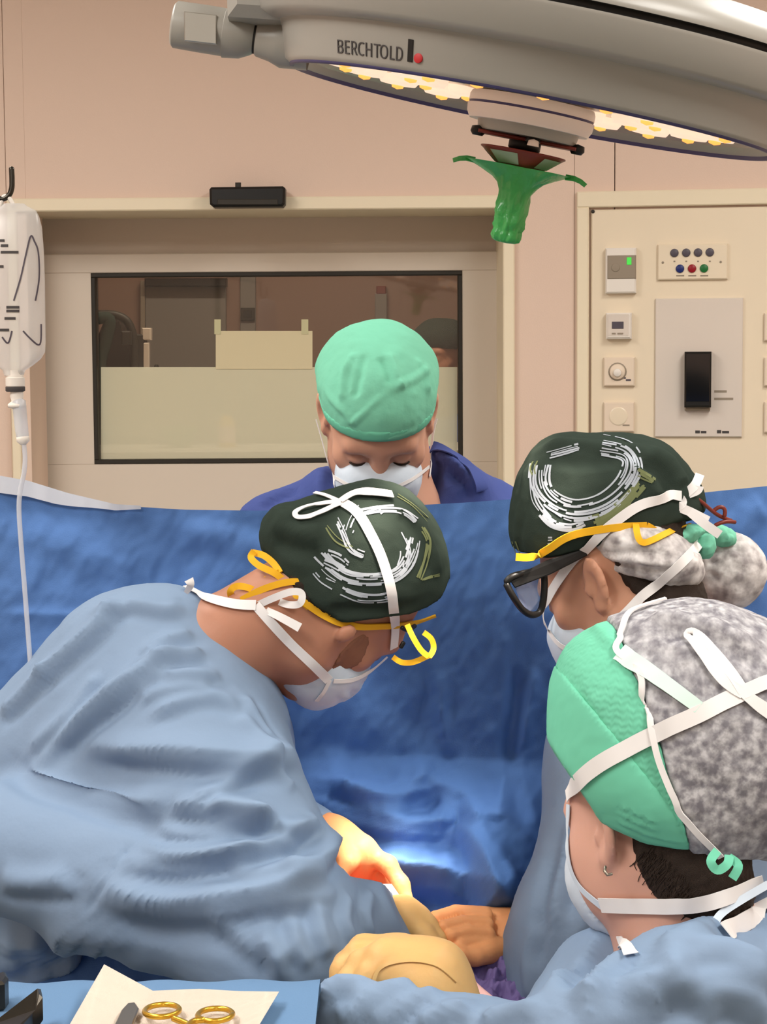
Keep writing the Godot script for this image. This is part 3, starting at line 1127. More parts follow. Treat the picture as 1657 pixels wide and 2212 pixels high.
# cut by the plane through two pixels at a distance that runs along an axis; keeps the side of the third pixel
func cut2(f: Field, x0: float, y0: float, x1: float, y1: float, kx: float, ky: float, d: float, axis: Vector3, k := 0.003) -> void:
	var p := P(x0, y0, d)
	var n := (P(x1, y1, d) - p).cross(axis).normalized()
	if n.dot(P(kx, ky, d) - p) > 0:
		n = -n
	f.half(p, n, k)

var HA := Transform3D()
var HB := Transform3D()
var HC := Transform3D()
var HD := Transform3D()
var J := {}

func people() -> void:
	# ---- the surgeon bent over from the left
	HA = head_at(Vector3(0.42, -0.70, -0.58), Vector3(0.82, 0.55, -0.08), Vector3(-0.08, -0.012, -0.012), 757, 1356, 2.43)
	var f := Field.new()
	head(f, HA, 2)
	f.ell(HA * Transform3D(Basis(), Vector3(-0.08, -0.02, -0.008)), Vector3(0.007, 0.014, 0.011), 0.005)
	f.cone(HA * Vector3(0, -0.06, -0.035), P(430, 1440, 2.52), 0.062, 0.072, 0.03)
	f.cone(P(430, 1440, 2.52), P(330, 1520, 2.55), 0.072, 0.1, 0.04)
	J.a_head = job(f, 0.0042)
	f = Field.new()
	cam_ell(f, 800, 1190, 2.5, Vector3(0.092, 0.092, 0.1), 0.05)
	cam_ell(f, 668, 1195, 2.5, Vector3(0.058, 0.062, 0.085), 0.05)
	cam_ell(f, 850, 1262, 2.5, Vector3(0.064, 0.062, 0.082), 0.05)
	cam_ell(f, 606, 1142, 2.5, Vector3(0.022, 0.026, 0.06), 0.03)
	cam_ell(f, 720, 1285, 2.5, Vector3(0.06, 0.05, 0.088), 0.04)
	cut2(f, 950, 1336, 745, 1352, 800, 1150, 2.42, HA.basis.x)
	cut2(f, 745, 1352, 560, 1222, 800, 1150, 2.42, HA.basis.x)
	J.a_cap = job(f, 0.0036, 0.003, Vector3.ONE * 16.0)
	fold(J.a_cap, 0.008, 0.022, [Vector2(590, 1120), Vector2(640, 1150), Vector2(700, 1155)])
	fold(J.a_cap, -0.007, 0.02, [Vector2(590, 1160), Vector2(650, 1190), Vector2(690, 1190)])
	fold(J.a_cap, 0.006, 0.02, [Vector2(585, 1105), Vector2(630, 1110), Vector2(680, 1110)])
	fold(J.a_cap, -0.006, 0.016, [Vector2(700, 1320), Vector2(800, 1318), Vector2(920, 1300)])
	fold(J.a_cap, 0.005, 0.014, [Vector2(860, 1060), Vector2(920, 1150), Vector2(950, 1250)])
	fold(J.a_cap, -0.005, 0.014, [Vector2(860, 1110), Vector2(900, 1150), Vector2(925, 1250)])
	f = Field.new()       # mask
	f.ell(HA * Transform3D(Basis(Vector3(1, 0, 0), 0.25), Vector3(0, -0.06, 0.058)), Vector3(0.066, 0.066, 0.066), 0.02)
	f.cone(HA * Vector3(0, -0.05, 0.108), HA * Vector3(0, -0.09, 0.1), 0.018, 0.02, 0.04)
	f.half(HA * Vector3(0, 0, 0.045), HA.basis * Vector3(0, 0.25, -1.0), 0.004)
	J.a_mask = job(f, 0.004, 0.0015, Vector3.ONE * 25.0)
	for q in [-0.035, -0.055, -0.075]:
		var fo := Fold.new()
		for s in 9:
			var an := (s - 4) * 0.3
			fo.p.append(HA * Vector3(sin(an) * 0.07, q, 0.055 + cos(an) * 0.068))
		fo.amp = -0.003
		fo.w = 0.008
		fo.box = AABB(HA * Vector3(0, q, 0.09), Vector3.ZERO).grow(0.12)
		J.a_mask.folds.append(fo)
	f = Field.new()       # short hair under the cap's rim
	head(f, HA, 0)
	f.cone(HA * Vector3(0, -0.06, -0.035), P(430, 1440, 2.52), 0.062, 0.072, 0.03)
	f.swell(0.004)
	f.ell(HA * Transform3D(Basis(), Vector3(0, 0.0, -0.06)), Vector3(0.1, 0.05, 0.062), 0.004, 2)
	var fs := Field.new()
	head(fs, HA, 0)
	fs.swell(0.0018)
	fs.ell(HA * Transform3D(Basis(Vector3(1, 0, 0), -0.5), Vector3(-0.07, -0.03, 0.035)), Vector3(0.03, 0.035, 0.018), 0.003, 2)
	J.a_stubble = job(fs, 0.0045, 0.0015, Vector3.ONE * 160.0)
	J.a_hair = job(f, 0.005, 0.002, Vector3.ONE * 120.0)
	f = Field.new()       # gown
	f.cone(P(300, 1600, 2.56), P(80, 1880, 2.71), 0.15, 0.135, 0.06)
	f.cone(P(80, 1880, 2.71), P(-60, 2600, 2.92), 0.135, 0.19, 0.06)
	f.cone(P(310, 1400, 2.53), P(330, 1560, 2.55), 0.08, 0.14, 0.08)
	f.cone(P(400, 1400, 2.52), P(485, 1560, 2.5), 0.066, 0.08, 0.06)
	f.cone(P(225, 1405, 2.56), P(70, 1640, 2.6), 0.055, 0.1, 0.06)
	f.cone(P(405, 1570, 2.44), P(560, 1960, 2.3), 0.1, 0.085, 0.06)
	f.cone(P(500, 1665, 2.4), P(632, 1850, 2.34), 0.074, 0.05, 0.05)
	f.cone(P(20, 1830, 2.44), P(320, 1915, 2.37), 0.086, 0.086, 0.03)
	f.cone(P(320, 1915, 2.37), P(610, 2062, 2.28), 0.086, 0.08, 0.05)
	f.cone(P(610, 2050, 2.28), P(770, 2012, 2.38), 0.084, 0.062, 0.05)
	f.cone(P(770, 2010, 2.38), P(845, 2000, 2.42), 0.06, 0.048, 0.02)
	f.cone(P(500, 1620, 2.58), P(600, 1850, 2.6), 0.078, 0.064, 0.05)
	f.cone(P(600, 1850, 2.6), P(672, 1812, 2.56), 0.06, 0.046, 0.03)
	f.half(P(492, 1335, 2.5), (P(560, 1290, 2.5) - P(440, 1420, 2.5)).normalized(), 0.004)   # neck opening
	cut2(f, 828, 1895, 893, 2020, 600, 2000, 2.42, CX.basis.z)
	J.a_gown = job(f, 0.0044, 0.0025, Vector3(6, 9, 6))
	J.a_gown.clip = AABB(Vector3(-1.3, 0.78, -3.2), Vector3(2.2, 1.0, 1.4))
	J.a_gown.soften = 2
	crumpled(J.a_gown, 0.0022, 10.0)
	J.a_skirt = job(f, 0.014)
	J.a_skirt.clip = AABB(Vector3(-1.3, 0.35, -3.2), Vector3(2.2, 0.45, 1.4))
	for q in [
		[0.022, 0.05, [Vector2(180, 1612), Vector2(320, 1622), Vector2(460, 1634), Vector2(560, 1640), Vector2(640, 1632)]],
		[0.019, 0.055, [Vector2(60, 1650), Vector2(120, 1690), Vector2(200, 1712), Vector2(300, 1732), Vector2(376, 1738)]],
		[0.024, 0.04, [Vector2(370, 1738), Vector2(460, 1752), Vector2(530, 1772), Vector2(580, 1795)]],
		[0.020, 0.035, [Vector2(460, 1738), Vector2(520, 1752), Vector2(590, 1790)]],
		[0.016, 0.03, [Vector2(425, 1730), Vector2(480, 1700), Vector2(530, 1668), Vector2(580, 1638)]],
		[0.018, 0.035, [Vector2(335, 1790), Vector2(430, 1797), Vector2(520, 1790), Vector2(580, 1770)]],
		[0.018, 0.035, [Vector2(300, 1826), Vector2(400, 1842), Vector2(500, 1844), Vector2(560, 1832)]],
		[0.024, 0.04, [Vector2(265, 1860), Vector2(350, 1870), Vector2(430, 1868), Vector2(528, 1852), Vector2(606, 1824), Vector2(665, 1775)]],
		[0.026, 0.065, [Vector2(215, 1905), Vector2(290, 1935), Vector2(370, 1950), Vector2(460, 1950), Vector2(550, 1937), Vector2(640, 1918), Vector2(720, 1908)]],
		[0.010, 0.03, [Vector2(0, 1890), Vector2(70, 1900), Vector2(150, 1892)]],
		[0.012, 0.03, [Vector2(0, 1915), Vector2(80, 1922), Vector2(170, 1918)]],
		[0.016, 0.04, [Vector2(80, 1470), Vector2(160, 1400), Vector2(222, 1340), Vector2(240, 1295)]],
		[0.014, 0.035, [Vector2(0, 1545), Vector2(60, 1492), Vector2(120, 1440)]],
		[0.012, 0.03, [Vector2(228, 1322), Vector2(290, 1306), Vector2(350, 1318), Vector2(400, 1318)]],
		[0.012, 0.03, [Vector2(310, 1420), Vector2(360, 1385), Vector2(420, 1372)]],
		[0.014, 0.028, [Vector2(330, 1432), Vector2(390, 1420), Vector2(440, 1408)]],
		[0.012, 0.025, [Vector2(350, 1462), Vector2(410, 1455), Vector2(480, 1465)]],
		[0.012, 0.04, [Vector2(140, 1590), Vector2(250, 1500), Vector2(340, 1428), Vector2(390, 1400)]],
		[0.014, 0.04, [Vector2(90, 1640), Vector2(200, 1545), Vector2(300, 1470), Vector2(380, 1430)]],
		[0.010, 0.03, [Vector2(290, 1512), Vector2(380, 1478), Vector2(460, 1478)]],
		[0.010, 0.03, [Vector2(320, 1552), Vector2(400, 1512), Vector2(470, 1505), Vector2(520, 1530)]],
		[0.010, 0.03, [Vector2(60, 1630), Vector2(150, 1540), Vector2(220, 1450)]],
		[0.014, 0.03, [Vector2(600, 1660), Vector2(560, 1600), Vector2(520, 1540)]],
		[0.010, 0.025, [Vector2(590, 1600), Vector2(560, 1550), Vector2(530, 1500)]],
		[0.014, 0.03, [Vector2(640, 1700), Vector2(600, 1668), Vector2(540, 1660)]],
		[0.020, 0.04, [Vector2(600, 1905), Vector2(660, 1890), Vector2(700, 1850), Vector2(715, 1780)]],
		[0.012, 0.03, [Vector2(590, 1785), Vector2(640, 1795), Vector2(690, 1770)]],
		[0.012, 0.03, [Vector2(500, 1880), Vector2(560, 1890), Vector2(640, 1880)]],
		[0.012, 0.03, [Vector2(560, 2000), Vector2(600, 2060), Vector2(600, 2120)]],
		[0.012, 0.03, [Vector2(630, 1980), Vector2(640, 2040), Vector2(670, 2090)]],
		[0.012, 0.03, [Vector2(690, 1950), Vector2(690, 2010), Vector2(710, 2070)]],
		[0.010, 0.025, [Vector2(750, 1930), Vector2(745, 1985), Vector2(765, 2040)]],
		[0.010, 0.025, [Vector2(800, 1920), Vector2(790, 1975), Vector2(805, 2030)]],
		[0.012, 0.04, [Vector2(450, 1990), Vector2(540, 2030), Vector2(620, 2090)]]]:
		fold(J.a_gown, q[0] * 1.3, q[1] * 0.95, q[2], false, true)
	fold(J.a_gown, -0.006, 0.009, [Vector2(376, 1735), Vector2(275, 1840), Vector2(230, 1910), Vector2(185, 1970)], true)
	for q in [
		[0.03, 0.05, [Vector2(0, 2035), Vector2(80, 2015), Vector2(170, 1995)]],
		[0.03, 0.05, [Vector2(0, 2078), Vector2(100, 2045), Vector2(210, 2005)]],
		[0.03, 0.05, [Vector2(60, 2105), Vector2(150, 2070), Vector2(250, 2020)]]]:
		fold(J.a_gown, q[0], q[1], q[2], false, true)
	J.a_left = job(hand_a_left(), 0.0034)
	J.a_right = job(hand_a_right(), 0.0034)
	# ---- the surgeon on the right
	HB = head_at(Vector3(-0.71, -0.42, -0.56), Vector3(-0.36, 0.9, -0.1), Vector3(0.082, -0.002, -0.012), 1283, 1262, 2.42)
	f = Field.new()
	head(f, HB)
	f.cone(HB * Vector3(0, -0.06, -0.035), P(1420, 1520, 2.58), 0.058, 0.066, 0.03)
	f.cone(P(1420, 1520, 2.58), P(1450, 1600, 2.6), 0.066, 0.09, 0.03)
	J.b_head = job(f, 0.0042)
	f = Field.new()
	cam_ell(f, 1215, 1062, 2.5, Vector3(0.054, 0.068, 0.08), 0.05)
	cam_ell(f, 1385, 1062, 2.5, Vector3(0.06, 0.064, 0.088), 0.05)
	cam_ell(f, 1300, 1060, 2.5, Vector3(0.09, 0.066, 0.09), 0.05)
	cam_ell(f, 1182, 1150, 2.49, Vector3(0.044, 0.056, 0.082), 0.04)
	cam_ell(f, 1330, 1140, 2.5, Vector3(0.09, 0.05, 0.09), 0.05)
	cam_ell(f, 1450, 1090, 2.5, Vector3(0.034, 0.036, 0.06), 0.04)
	cut2(f, 1100, 1207, 1215, 1203, 1300, 1000, 2.42, HB.basis.x)
	cut2(f, 1190, 1207, 1310, 1176, 1300, 1000, 2.42, HB.basis.x)
	cut2(f, 1340, 1184, 1510, 1105, 1300, 1000, 2.42, HB.basis.x)
	J.b_cap = job(f, 0.0036, 0.0035, Vector3.ONE * 15.0)
	for q in [[0.006, 0.016, [Vector2(1145, 1000), Vector2(1130, 1080), Vector2(1118, 1190)]], [-0.006, 0.018, [Vector2(1175, 985), Vector2(1250, 1000), Vector2(1340, 985)]],
		[0.007, 0.016, [Vector2(1170, 965), Vector2(1280, 962), Vector2(1400, 970)]], [0.008, 0.018, [Vector2(1400, 975), Vector2(1450, 1000), Vector2(1480, 1050)]],
		[-0.008, 0.016, [Vector2(1380, 1000), Vector2(1430, 1020), Vector2(1455, 1070)]], [0.007, 0.014, [Vector2(1350, 1000), Vector2(1400, 1030), Vector2(1425, 1080)]]]:
		fold(J.b_cap, q[0], q[1], q[2])
	f = Field.new()       # the white under-cap and its bun
	cam_ell(f, 1392, 1192, 2.455, Vector3(0.08, 0.043, 0.075), 0.03, 0, -0.42)
	cam_ell(f, 1470, 1200, 2.52, Vector3(0.03, 0.035, 0.04), 0.02)
	cam_ell(f, 1570, 1232, 2.56, Vector3(0.054, 0.052, 0.05), 0.02, 0, -0.5)
	J.b_under = job(f, 0.0036, 0.002, Vector3.ONE * 30.0)
	for k in 9:
		var y1: float = 1160 + k * 18
		fold(J.b_under, 0.004 if k % 2 else -0.004, 0.009, [Vector2(1490, 1205 + (k - 4) * 4), Vector2(1540, 1190 + (k - 4) * 12), Vector2(1600, y1)])
	for k in 4:
		fold(J.b_under, 0.004 if k % 2 else -0.004, 0.01, [Vector2(1300, 1200 + k * 4), Vector2(1370, 1195 + k * 15), Vector2(1450, 1205 + k * 14)])
	f = Field.new()
	head(f, HB, 0)
	f.cone(HB * Vector3(0, -0.06, -0.035), P(1420, 1520, 2.58), 0.058, 0.066, 0.03)
	f.swell(0.005)
	f.ell(HB * Transform3D(Basis(), Vector3(0, 0.0, -0.092)), Vector3(0.1, 0.085, 0.068), 0.004, 2)
	J.b_hair = job(f, 0.005, 0.002, Vector3.ONE * 120.0)
	f = Field.new()
	f.ell(HB * Transform3D(Basis(Vector3(1, 0, 0), 0.25), Vector3(0, -0.06, 0.055)), Vector3(0.066, 0.068, 0.066), 0.02)
	f.cone(HB * Vector3(0, -0.045, 0.106), HB * Vector3(0, -0.09, 0.1), 0.018, 0.02, 0.04)
	f.half(HB * Vector3(0, 0, 0.05), HB.basis * Vector3(0, 0.25, -1.0), 0.004)
	J.b_mask = job(f, 0.004, 0.0015, Vector3.ONE * 25.0)
	f = Field.new()
	f.cone(P(1450, 1640, 2.64), P(1480, 2080, 2.66), 0.15, 0.17, 0.06)
	f.cone(P(1480, 2080, 2.66), P(1480, 2600, 2.68), 0.17, 0.2, 0.06)
	f.cone(P(1420, 1560, 2.6), P(1340, 1650, 2.54), 0.08, 0.09, 0.06)
	f.cone(P(1330, 1640, 2.52), P(1255, 2040, 2.44), 0.085, 0.076, 0.05)
	f.cone(P(1255, 2060, 2.44), P(1150, 2070, 2.52), 0.075, 0.058, 0.05)
	f.cone(P(1245, 2000, 2.42), P(1230, 2260, 2.42), 0.07, 0.06, 0.06)
	J.b_gown = job(f, 0.006, 0.003, Vector3(9, 6, 9))
	J.b_gown.clip = AABB(Vector3(0, 0.78, -3.2), Vector3(1.2, 1.0, 1.4))
	J.b_gown.soften = 1
	crumpled(J.b_gown, 0.003, 11.0)
	J.b_skirt = job(f, 0.014)
	J.b_skirt.clip = AABB(Vector3(0, 0.35, -3.2), Vector3(1.2, 0.45, 1.4))
	for q in [[-0.012, 0.022, [Vector2(1275, 1750), Vector2(1250, 1850), Vector2(1235, 1990)]], [0.010, 0.02, [Vector2(1240, 1760), Vector2(1215, 1870), Vector2(1190, 2010)]],
		[-0.01, 0.02, [Vector2(1200, 1830), Vector2(1170, 1960), Vector2(1150, 2100)]], [0.01, 0.02, [Vector2(1290, 1900), Vector2(1270, 2000), Vector2(1225, 2120)]],
		[-0.012, 0.022, [Vector2(1310, 1960), Vector2(1260, 2060), Vector2(1215, 2160)]], [0.008, 0.018, [Vector2(1160, 1990), Vector2(1140, 2080), Vector2(1150, 2170)]]]:
		fold(J.b_gown, q[0], q[1], q[2])
	J.b_left = job(hand_b(), 0.0034)
	# ---- the nurse in front, seen from behind
	HC = head_at(Vector3(-0.55, -0.20, -0.81), Vector3(-0.30, 0.86, -0.30), Vector3(0.082, -0.03, -0.01), 1313, 1858, 1.99)
	f = Field.new()
	head(f, HC)
	for s in [-1.0, 1.0]:
		f.ell(HC * Transform3D(Basis(), Vector3(0.048 * s, -0.045, 0.036)), Vector3(0.03, 0.045, 0.034), 0.03)
	f.cone(HC * Vector3(0, -0.05, -0.035), P(1490, 2060, 2.03), 0.062, 0.07, 0.03)
	f.cone(P(1490, 2060, 2.03), P(1520, 2180, 2.03), 0.07, 0.1, 0.03)
	J.c_head = job(f, 0.004)
	for part in 3:
		f = Field.new()
		cam_ell(f, 1452, 1560, 2.05, Vector3(0.118, 0.122, 0.118), 0.06)
		cam_ell(f, 1560, 1610, 2.05, Vector3(0.12, 0.135, 0.12), 0.06)
		cam_ell(f, 1322, 1565, 2.05, Vector3(0.045, 0.085, 0.085), 0.06, 0, 0.3)
		cam_ell(f, 1400, 1720, 2.03, Vector3(0.09, 0.045, 0.09), 0.05, 0, -0.5)
		if part != 1:
			if part == 2:
				f.swell(0.0013)
				cut2(f, 1222, 1455, 1500, 1806, 1200, 1700, 1.95, CX.basis.z)
			cut2(f, 1188, 1607, 1310, 1790, 1500, 1500, 1.95, CX.basis.z)
			cut2(f, 1300, 1786, 1400, 1828, 1500, 1500, 1.95, CX.basis.z)
			cut2(f, 1380, 1824, 1560, 1845, 1500, 1500, 1.95, CX.basis.z)
			cut2(f, 1325, 1300, 1494, 1845, 1200, 1600, 1.95, CX.basis.z)
			if part == 0:
				J.c_band = job(f, 0.0034, 0.002, Vector3.ONE * 22.0)
			else:
				J.c_front = job(f, 0.0034, 0.0008, Vector3.ONE * 30.0)
		else:
			f.swell(0.0015)
			cut2(f, 1380, 1824, 1640, 1872, 1500, 1500, 1.95, CX.basis.z)
			cut2(f, 1323, 1300, 1492, 1845, 1700, 1600, 1.95, CX.basis.z)
			J.c_crown = job(f, 0.0036, 0.0035, Vector3.ONE * 18.0)
			for q in [[0.006, 0.02, [Vector2(1400, 1330), Vector2(1500, 1340), Vector2(1640, 1400)]], [-0.005, 0.016, [Vector2(1420, 1370), Vector2(1520, 1380), Vector2(1650, 1450)]]]:
				fold(J.c_crown, q[0], q[1], q[2])
	for q in [[0.004, 0.012, [Vector2(1285, 1350), Vector2(1330, 1400), Vector2(1370, 1440)]], [-0.004, 0.014, [Vector2(1240, 1480), Vector2(1300, 1600), Vector2(1420, 1740)]]]:
		fold(J.c_band, q[0], q[1], q[2])
	for q in [[0.004, 0.009, [Vector2(1330, 1740), Vector2(1420, 1782), Vector2(1500, 1800)]], [0.004, 0.009, [Vector2(1330, 1758), Vector2(1420, 1798), Vector2(1500, 1815)]], [0.004, 0.009, [Vector2(1330, 1775), Vector2(1400, 1808), Vector2(1480, 1826)]]]:
		fold(J.c_front, q[0], q[1], q[2], false, true)
	f = Field.new()
	head(f, HC, 0)
	f.cone(HC * Vector3(0, -0.05, -0.035), P(1490, 2060, 2.03), 0.062, 0.07, 0.03)
	f.swell(0.005)
	f.ell(HC * Transform3D(Basis(), Vector3(0, -0.025, -0.085)), Vector3(0.1, 0.085, 0.066), 0.004, 2)
	J.c_hair = job(f, 0.0045, 0.0025, Vector3.ONE * 130.0)
	f = Field.new()
	f.ell(HC * Transform3D(Basis(Vector3(1, 0, 0), 0.25), Vector3(0, -0.055, 0.05)), Vector3(0.074, 0.074, 0.072), 0.02)
	f.cone(HC * Vector3(0, -0.045, 0.106), HC * Vector3(0, -0.09, 0.1), 0.018, 0.02, 0.04)
	f.half(HC * Vector3(0, 0, 0.058), HC.basis * Vector3(0, 0.1, -1.0), 0.004)
	J.c_mask = job(f, 0.0045, 0.0015, Vector3.ONE * 25.0)
	f = Field.new()
	f.cone(P(1520, 2260, 2.06), P(1560, 2700, 2.06), 0.14, 0.17, 0.06)
	f.cone(P(1560, 2700, 2.06), P(1560, 3200, 2.06), 0.17, 0.2, 0.06)
	f.cone(P(1600, 2150, 2.0), P(1480, 2200, 1.92), 0.075, 0.08, 0.05)
	f.cone(P(1480, 2190, 1.92), P(1300, 2330, 1.88), 0.075, 0.075, 0.05)
	f.cone(P(1420, 2110, 2.1), P(1300, 2150, 2.12), 0.05, 0.055, 0.05)
	f.cone(P(1300, 2120, 2.1), P(1230, 2260, 2.05), 0.05, 0.07, 0.05)
	f.cone(P(1250, 2330, 1.9), P(1000, 2270, 2.0), 0.075, 0.052, 0.05)
	f.cone(P(1000, 2270, 2.0), P(770, 2215, 2.06), 0.052, 0.048, 0.03)
	f.cone(P(1680, 2010, 2.05), P(1640, 2150, 2.0), 0.045, 0.07, 0.04)
	f.cone(P(1500, 2050, 2.02), P(1500, 2055, 2.02), 0.072, 0.072, 0.012, 1)
	J.c_gown = job(f, 0.0046, 0.003, Vector3(12, 9, 12))
	J.c_gown.clip = AABB(Vector3(-0.4, 0.86, -2.6), Vector3(1.4, 0.8, 1.2))
	J.c_gown.soften = 2
	crumpled(J.c_gown, 0.003, 11.0)
	J.c_skirt = job(f, 0.014)
	J.c_skirt.clip = AABB(Vector3(-0.4, 0.35, -2.6), Vector3(1.4, 0.53, 1.2))
	for q in [
		[0.020, 0.04, [Vector2(690, 2165), Vector2(730, 2130), Vector2(800, 2140), Vector2(860, 2125)]],
		[0.022, 0.04, [Vector2(745, 2215), Vector2(790, 2168), Vector2(860, 2142), Vector2(900, 2138)]],
		[0.020, 0.035, [Vector2(800, 2220), Vector2(845, 2182), Vector2(910, 2158), Vector2(960, 2150)]],
		[0.018, 0.035, [Vector2(900, 2215), Vector2(960, 2185), Vector2(1030, 2180)]],
		[0.018, 0.035, [Vector2(1040, 2212), Vector2(1100, 2190), Vector2(1180, 2185)]],
		[0.022, 0.045, [Vector2(1200, 2170), Vector2(1250, 2065), Vector2(1295, 1985)]],
		[0.020, 0.04, [Vector2(1230, 2190), Vector2(1280, 2090), Vector2(1330, 2010)]],
		[0.020, 0.04, [Vector2(1270, 2190), Vector2(1310, 2110), Vector2(1370, 2060)]],
		[0.022, 0.045, [Vector2(1235, 2180), Vector2(1330, 2140), Vector2(1430, 2130), Vector2(1500, 2105)]],
		[0.020, 0.04, [Vector2(1250, 2215), Vector2(1350, 2180), Vector2(1450, 2170)]],
		[0.030, 0.05, [Vector2(1430, 2110), Vector2(1475, 2068), Vector2(1540, 2062), Vector2(1600, 2085), Vector2(1657, 2110)]],
		[0.026, 0.045, [Vector2(1450, 2170), Vector2(1500, 2128), Vector2(1570, 2120), Vector2(1650, 2150)]],
		[0.024, 0.04, [Vector2(1500, 2200), Vector2(1550, 2160), Vector2(1600, 2168), Vector2(1657, 2200)]],
		[0.016, 0.035, [Vector2(1420, 2050), Vector2(1500, 2020), Vector2(1600, 1990)]]]:
		fold(J.c_gown, q[0], q[1], q[2], false, true)
	J.c_hand = job(hand_c(), 0.0034, 0.0006, Vector3.ONE * 40.0)
	# ---- the anaesthetist behind the drape
	HD = head_at(Vector3(0.03, -0.74, 0.67), Vector3(0.02, 0.67, 0.74), Vector3(0, 0, -0.012), 816, 890, 2.92)
	f = Field.new()
	head(f, HD)
	f.cone(HD * Vector3(0, -0.06, -0.035), P(850, 1120, 2.98), 0.06, 0.07, 0.03)
	f.cone(P(850, 1120, 2.98), P(845, 1250, 3.0), 0.07, 0.12, 0.03)
	J.d_head = job(f, 0.0042)
	f = Field.new()
	f.ell(HD * Transform3D(Basis(), Vector3(0, 0.045, -0.018)), Vector3(0.087, 0.08, 0.116), 0.04)
	cam_ell(f, 812, 800, 2.95, Vector3(0.08, 0.045, 0.06), 0.06)
	f.half(HD * Vector3(0, 0.046, 0.09), HD.basis * Vector3(0, -1, 0.33), 0.003)
	J.d_cap = job(f, 0.0036, 0.0025, Vector3.ONE * 18.0)
	for q in [[0.005, 0.01, [Vector2(765, 760), Vector2(742, 810), Vector2(740, 870)]], [-0.004, 0.01, [Vector2(790, 760), Vector2(775, 820), Vector2(765, 860)]], [0.005, 0.01, [Vector2(840, 760), Vector2(858, 810), Vector2(868, 845)]],
		[0.004, 0.009, [Vector2(700, 840), Vector2(745, 890), Vector2(765, 912), Vector2(830, 850)]], [-0.004, 0.01, [Vector2(820, 770), Vector2(835, 800), Vector2(840, 830)]], [0.004, 0.01, [Vector2(900, 770), Vector2(920, 810), Vector2(925, 850)]],
		[0.003, 0.008, [Vector2(700, 900), Vector2(750, 945), Vector2(830, 950), Vector2(900, 925)]], [0.004, 0.01, [Vector2(850, 840), Vector2(900, 815), Vector2(930, 790)]]]:
		fold(J.d_cap, q[0], q[1], q[2])
	var fb := Field.new()
	fb.join(f)
	fb.swell(0.0012)
	fb.half(HD * Vector3(0, 0.064, 0.09), HD.basis * Vector3(0, 1, -0.33), 0.002)
	J.d_band = job(fb, 0.0036)
	f = Field.new()
	f.ell(HD * Transform3D(Basis(Vector3(1, 0, 0), 0.2), Vector3(0, -0.062, 0.062)), Vector3(0.066, 0.056, 0.062), 0.02)
	f.cone(HD * Vector3(-0.03, -0.035, 0.1), HD * Vector3(0.03, -0.035, 0.1), 0.016, 0.016, 0.04)
	f.cone(HD * Vector3(0, -0.05, 0.115), HD * Vector3(0, -0.085, 0.105), 0.016, 0.018, 0.04)
	f.half(HD * Vector3(0, 0, 0.045), HD.basis * Vector3(0, 0.25, -1.0), 0.004)
	J.d_mask = job(f, 0.004, 0.0015, Vector3.ONE * 25.0)
	f = Field.new()
	f.cone(P(835, 1290, 3.04), P(835, 1700, 3.04), 0.16, 0.16, 0.08)
	f.cone(P(835, 1700, 3.04), P(835, 2300, 3.04), 0.16, 0.18, 0.08)
	f.cone(P(720, 1110, 3.04), P(610, 1175, 3.04), 0.07, 0.075, 0.08)
	f.cone(P(950, 1070, 3.04), P(1045, 1150, 3.04), 0.07, 0.075, 0.08)
	f.cone(P(610, 1175, 3.04), P(540, 1480, 2.96), 0.075, 0.055, 0.05)
	f.cone(P(1045, 1150, 3.04), P(1100, 1480, 2.96), 0.075, 0.055, 0.05)
	f.cone(P(935, 1010, 3.04), P(1020, 1050, 2.98), 0.03, 0.03, 0.03)
	f.cone(P(705, 1060, 3.0), P(735, 1120, 2.96), 0.035, 0.03, 0.03)
	f.cone(P(850, 1000, 2.98), P(846, 1080, 2.90), 0.074, 0.078, 0.012, 1)
	J.d_scrub = job(f, 0.007, 0.004, Vector3(10, 8, 10))
	crumpled(J.d_scrub, 0.005, 9.0)
	J.d_scrub.clip = AABB(Vector3(-0.5, 0.35, -3.5), Vector3(1.2, 1.5, 0.8))
	for q in [[0.01, 0.016, [Vector2(700, 1010), Vector2(690, 1060), Vector2(690, 1110)]], [0.012, 0.016, [Vector2(940, 975), Vector2(990, 1010), Vector2(1030, 1060)]], [-0.012, 0.018, [Vector2(960, 1010), Vector2(1000, 1040), Vector2(1010, 1085)]],
		[-0.01, 0.018, [Vector2(640, 1050), Vector2(600, 1070), Vector2(570, 1095)]], [0.01, 0.018, [Vector2(650, 1080), Vector2(620, 1095), Vector2(600, 1110)]]]:
		fold(J.d_scrub, q[0], q[1], q[2])
	# ---- somebody far behind the window
	f = Field.new()
	var zb := ZW - 1.55
	HE = Transform3D(Basis(Vector3.UP, -0.5), W(952, 775, zb))
	head(f, HE)
	f.cone(HE * Vector3(0, -0.06, -0.03), HE * Vector3(0, -0.2, -0.04), 0.05, 0.06, 0.03)
	J.e_head = job(f, 0.008)
	f = Field.new()
	f.ell(HE * Transform3D(Basis(), Vector3(0, 0.065, -0.01)), Vector3(0.1, 0.075, 0.115), 0.03)
	f.half(HE * Vector3(0, 0.03, 0), HE.basis * Vector3(0, -1, 0.1), 0.003)
	J.e_cap = job(f, 0.008, 0.004, Vector3.ONE * 14.0)
	f = Field.new()
	f.cone(HE * Vector3(-0.15, -0.28, -0.04), HE * Vector3(0.15, -0.28, -0.04), 0.07, 0.07, 0.1)
	f.cone(HE * Vector3(0, -0.35, -0.04), HE * Vector3(0, -1.0, -0.04), 0.15, 0.16, 0.1)
	f.cone(HE * Vector3(0, -1.0, -0.04), HE * Vector3(0, -1.45, -0.04), 0.16, 0.17, 0.1)
	J.e_scrub = job(f, 0.02)
var HE := Transform3D()

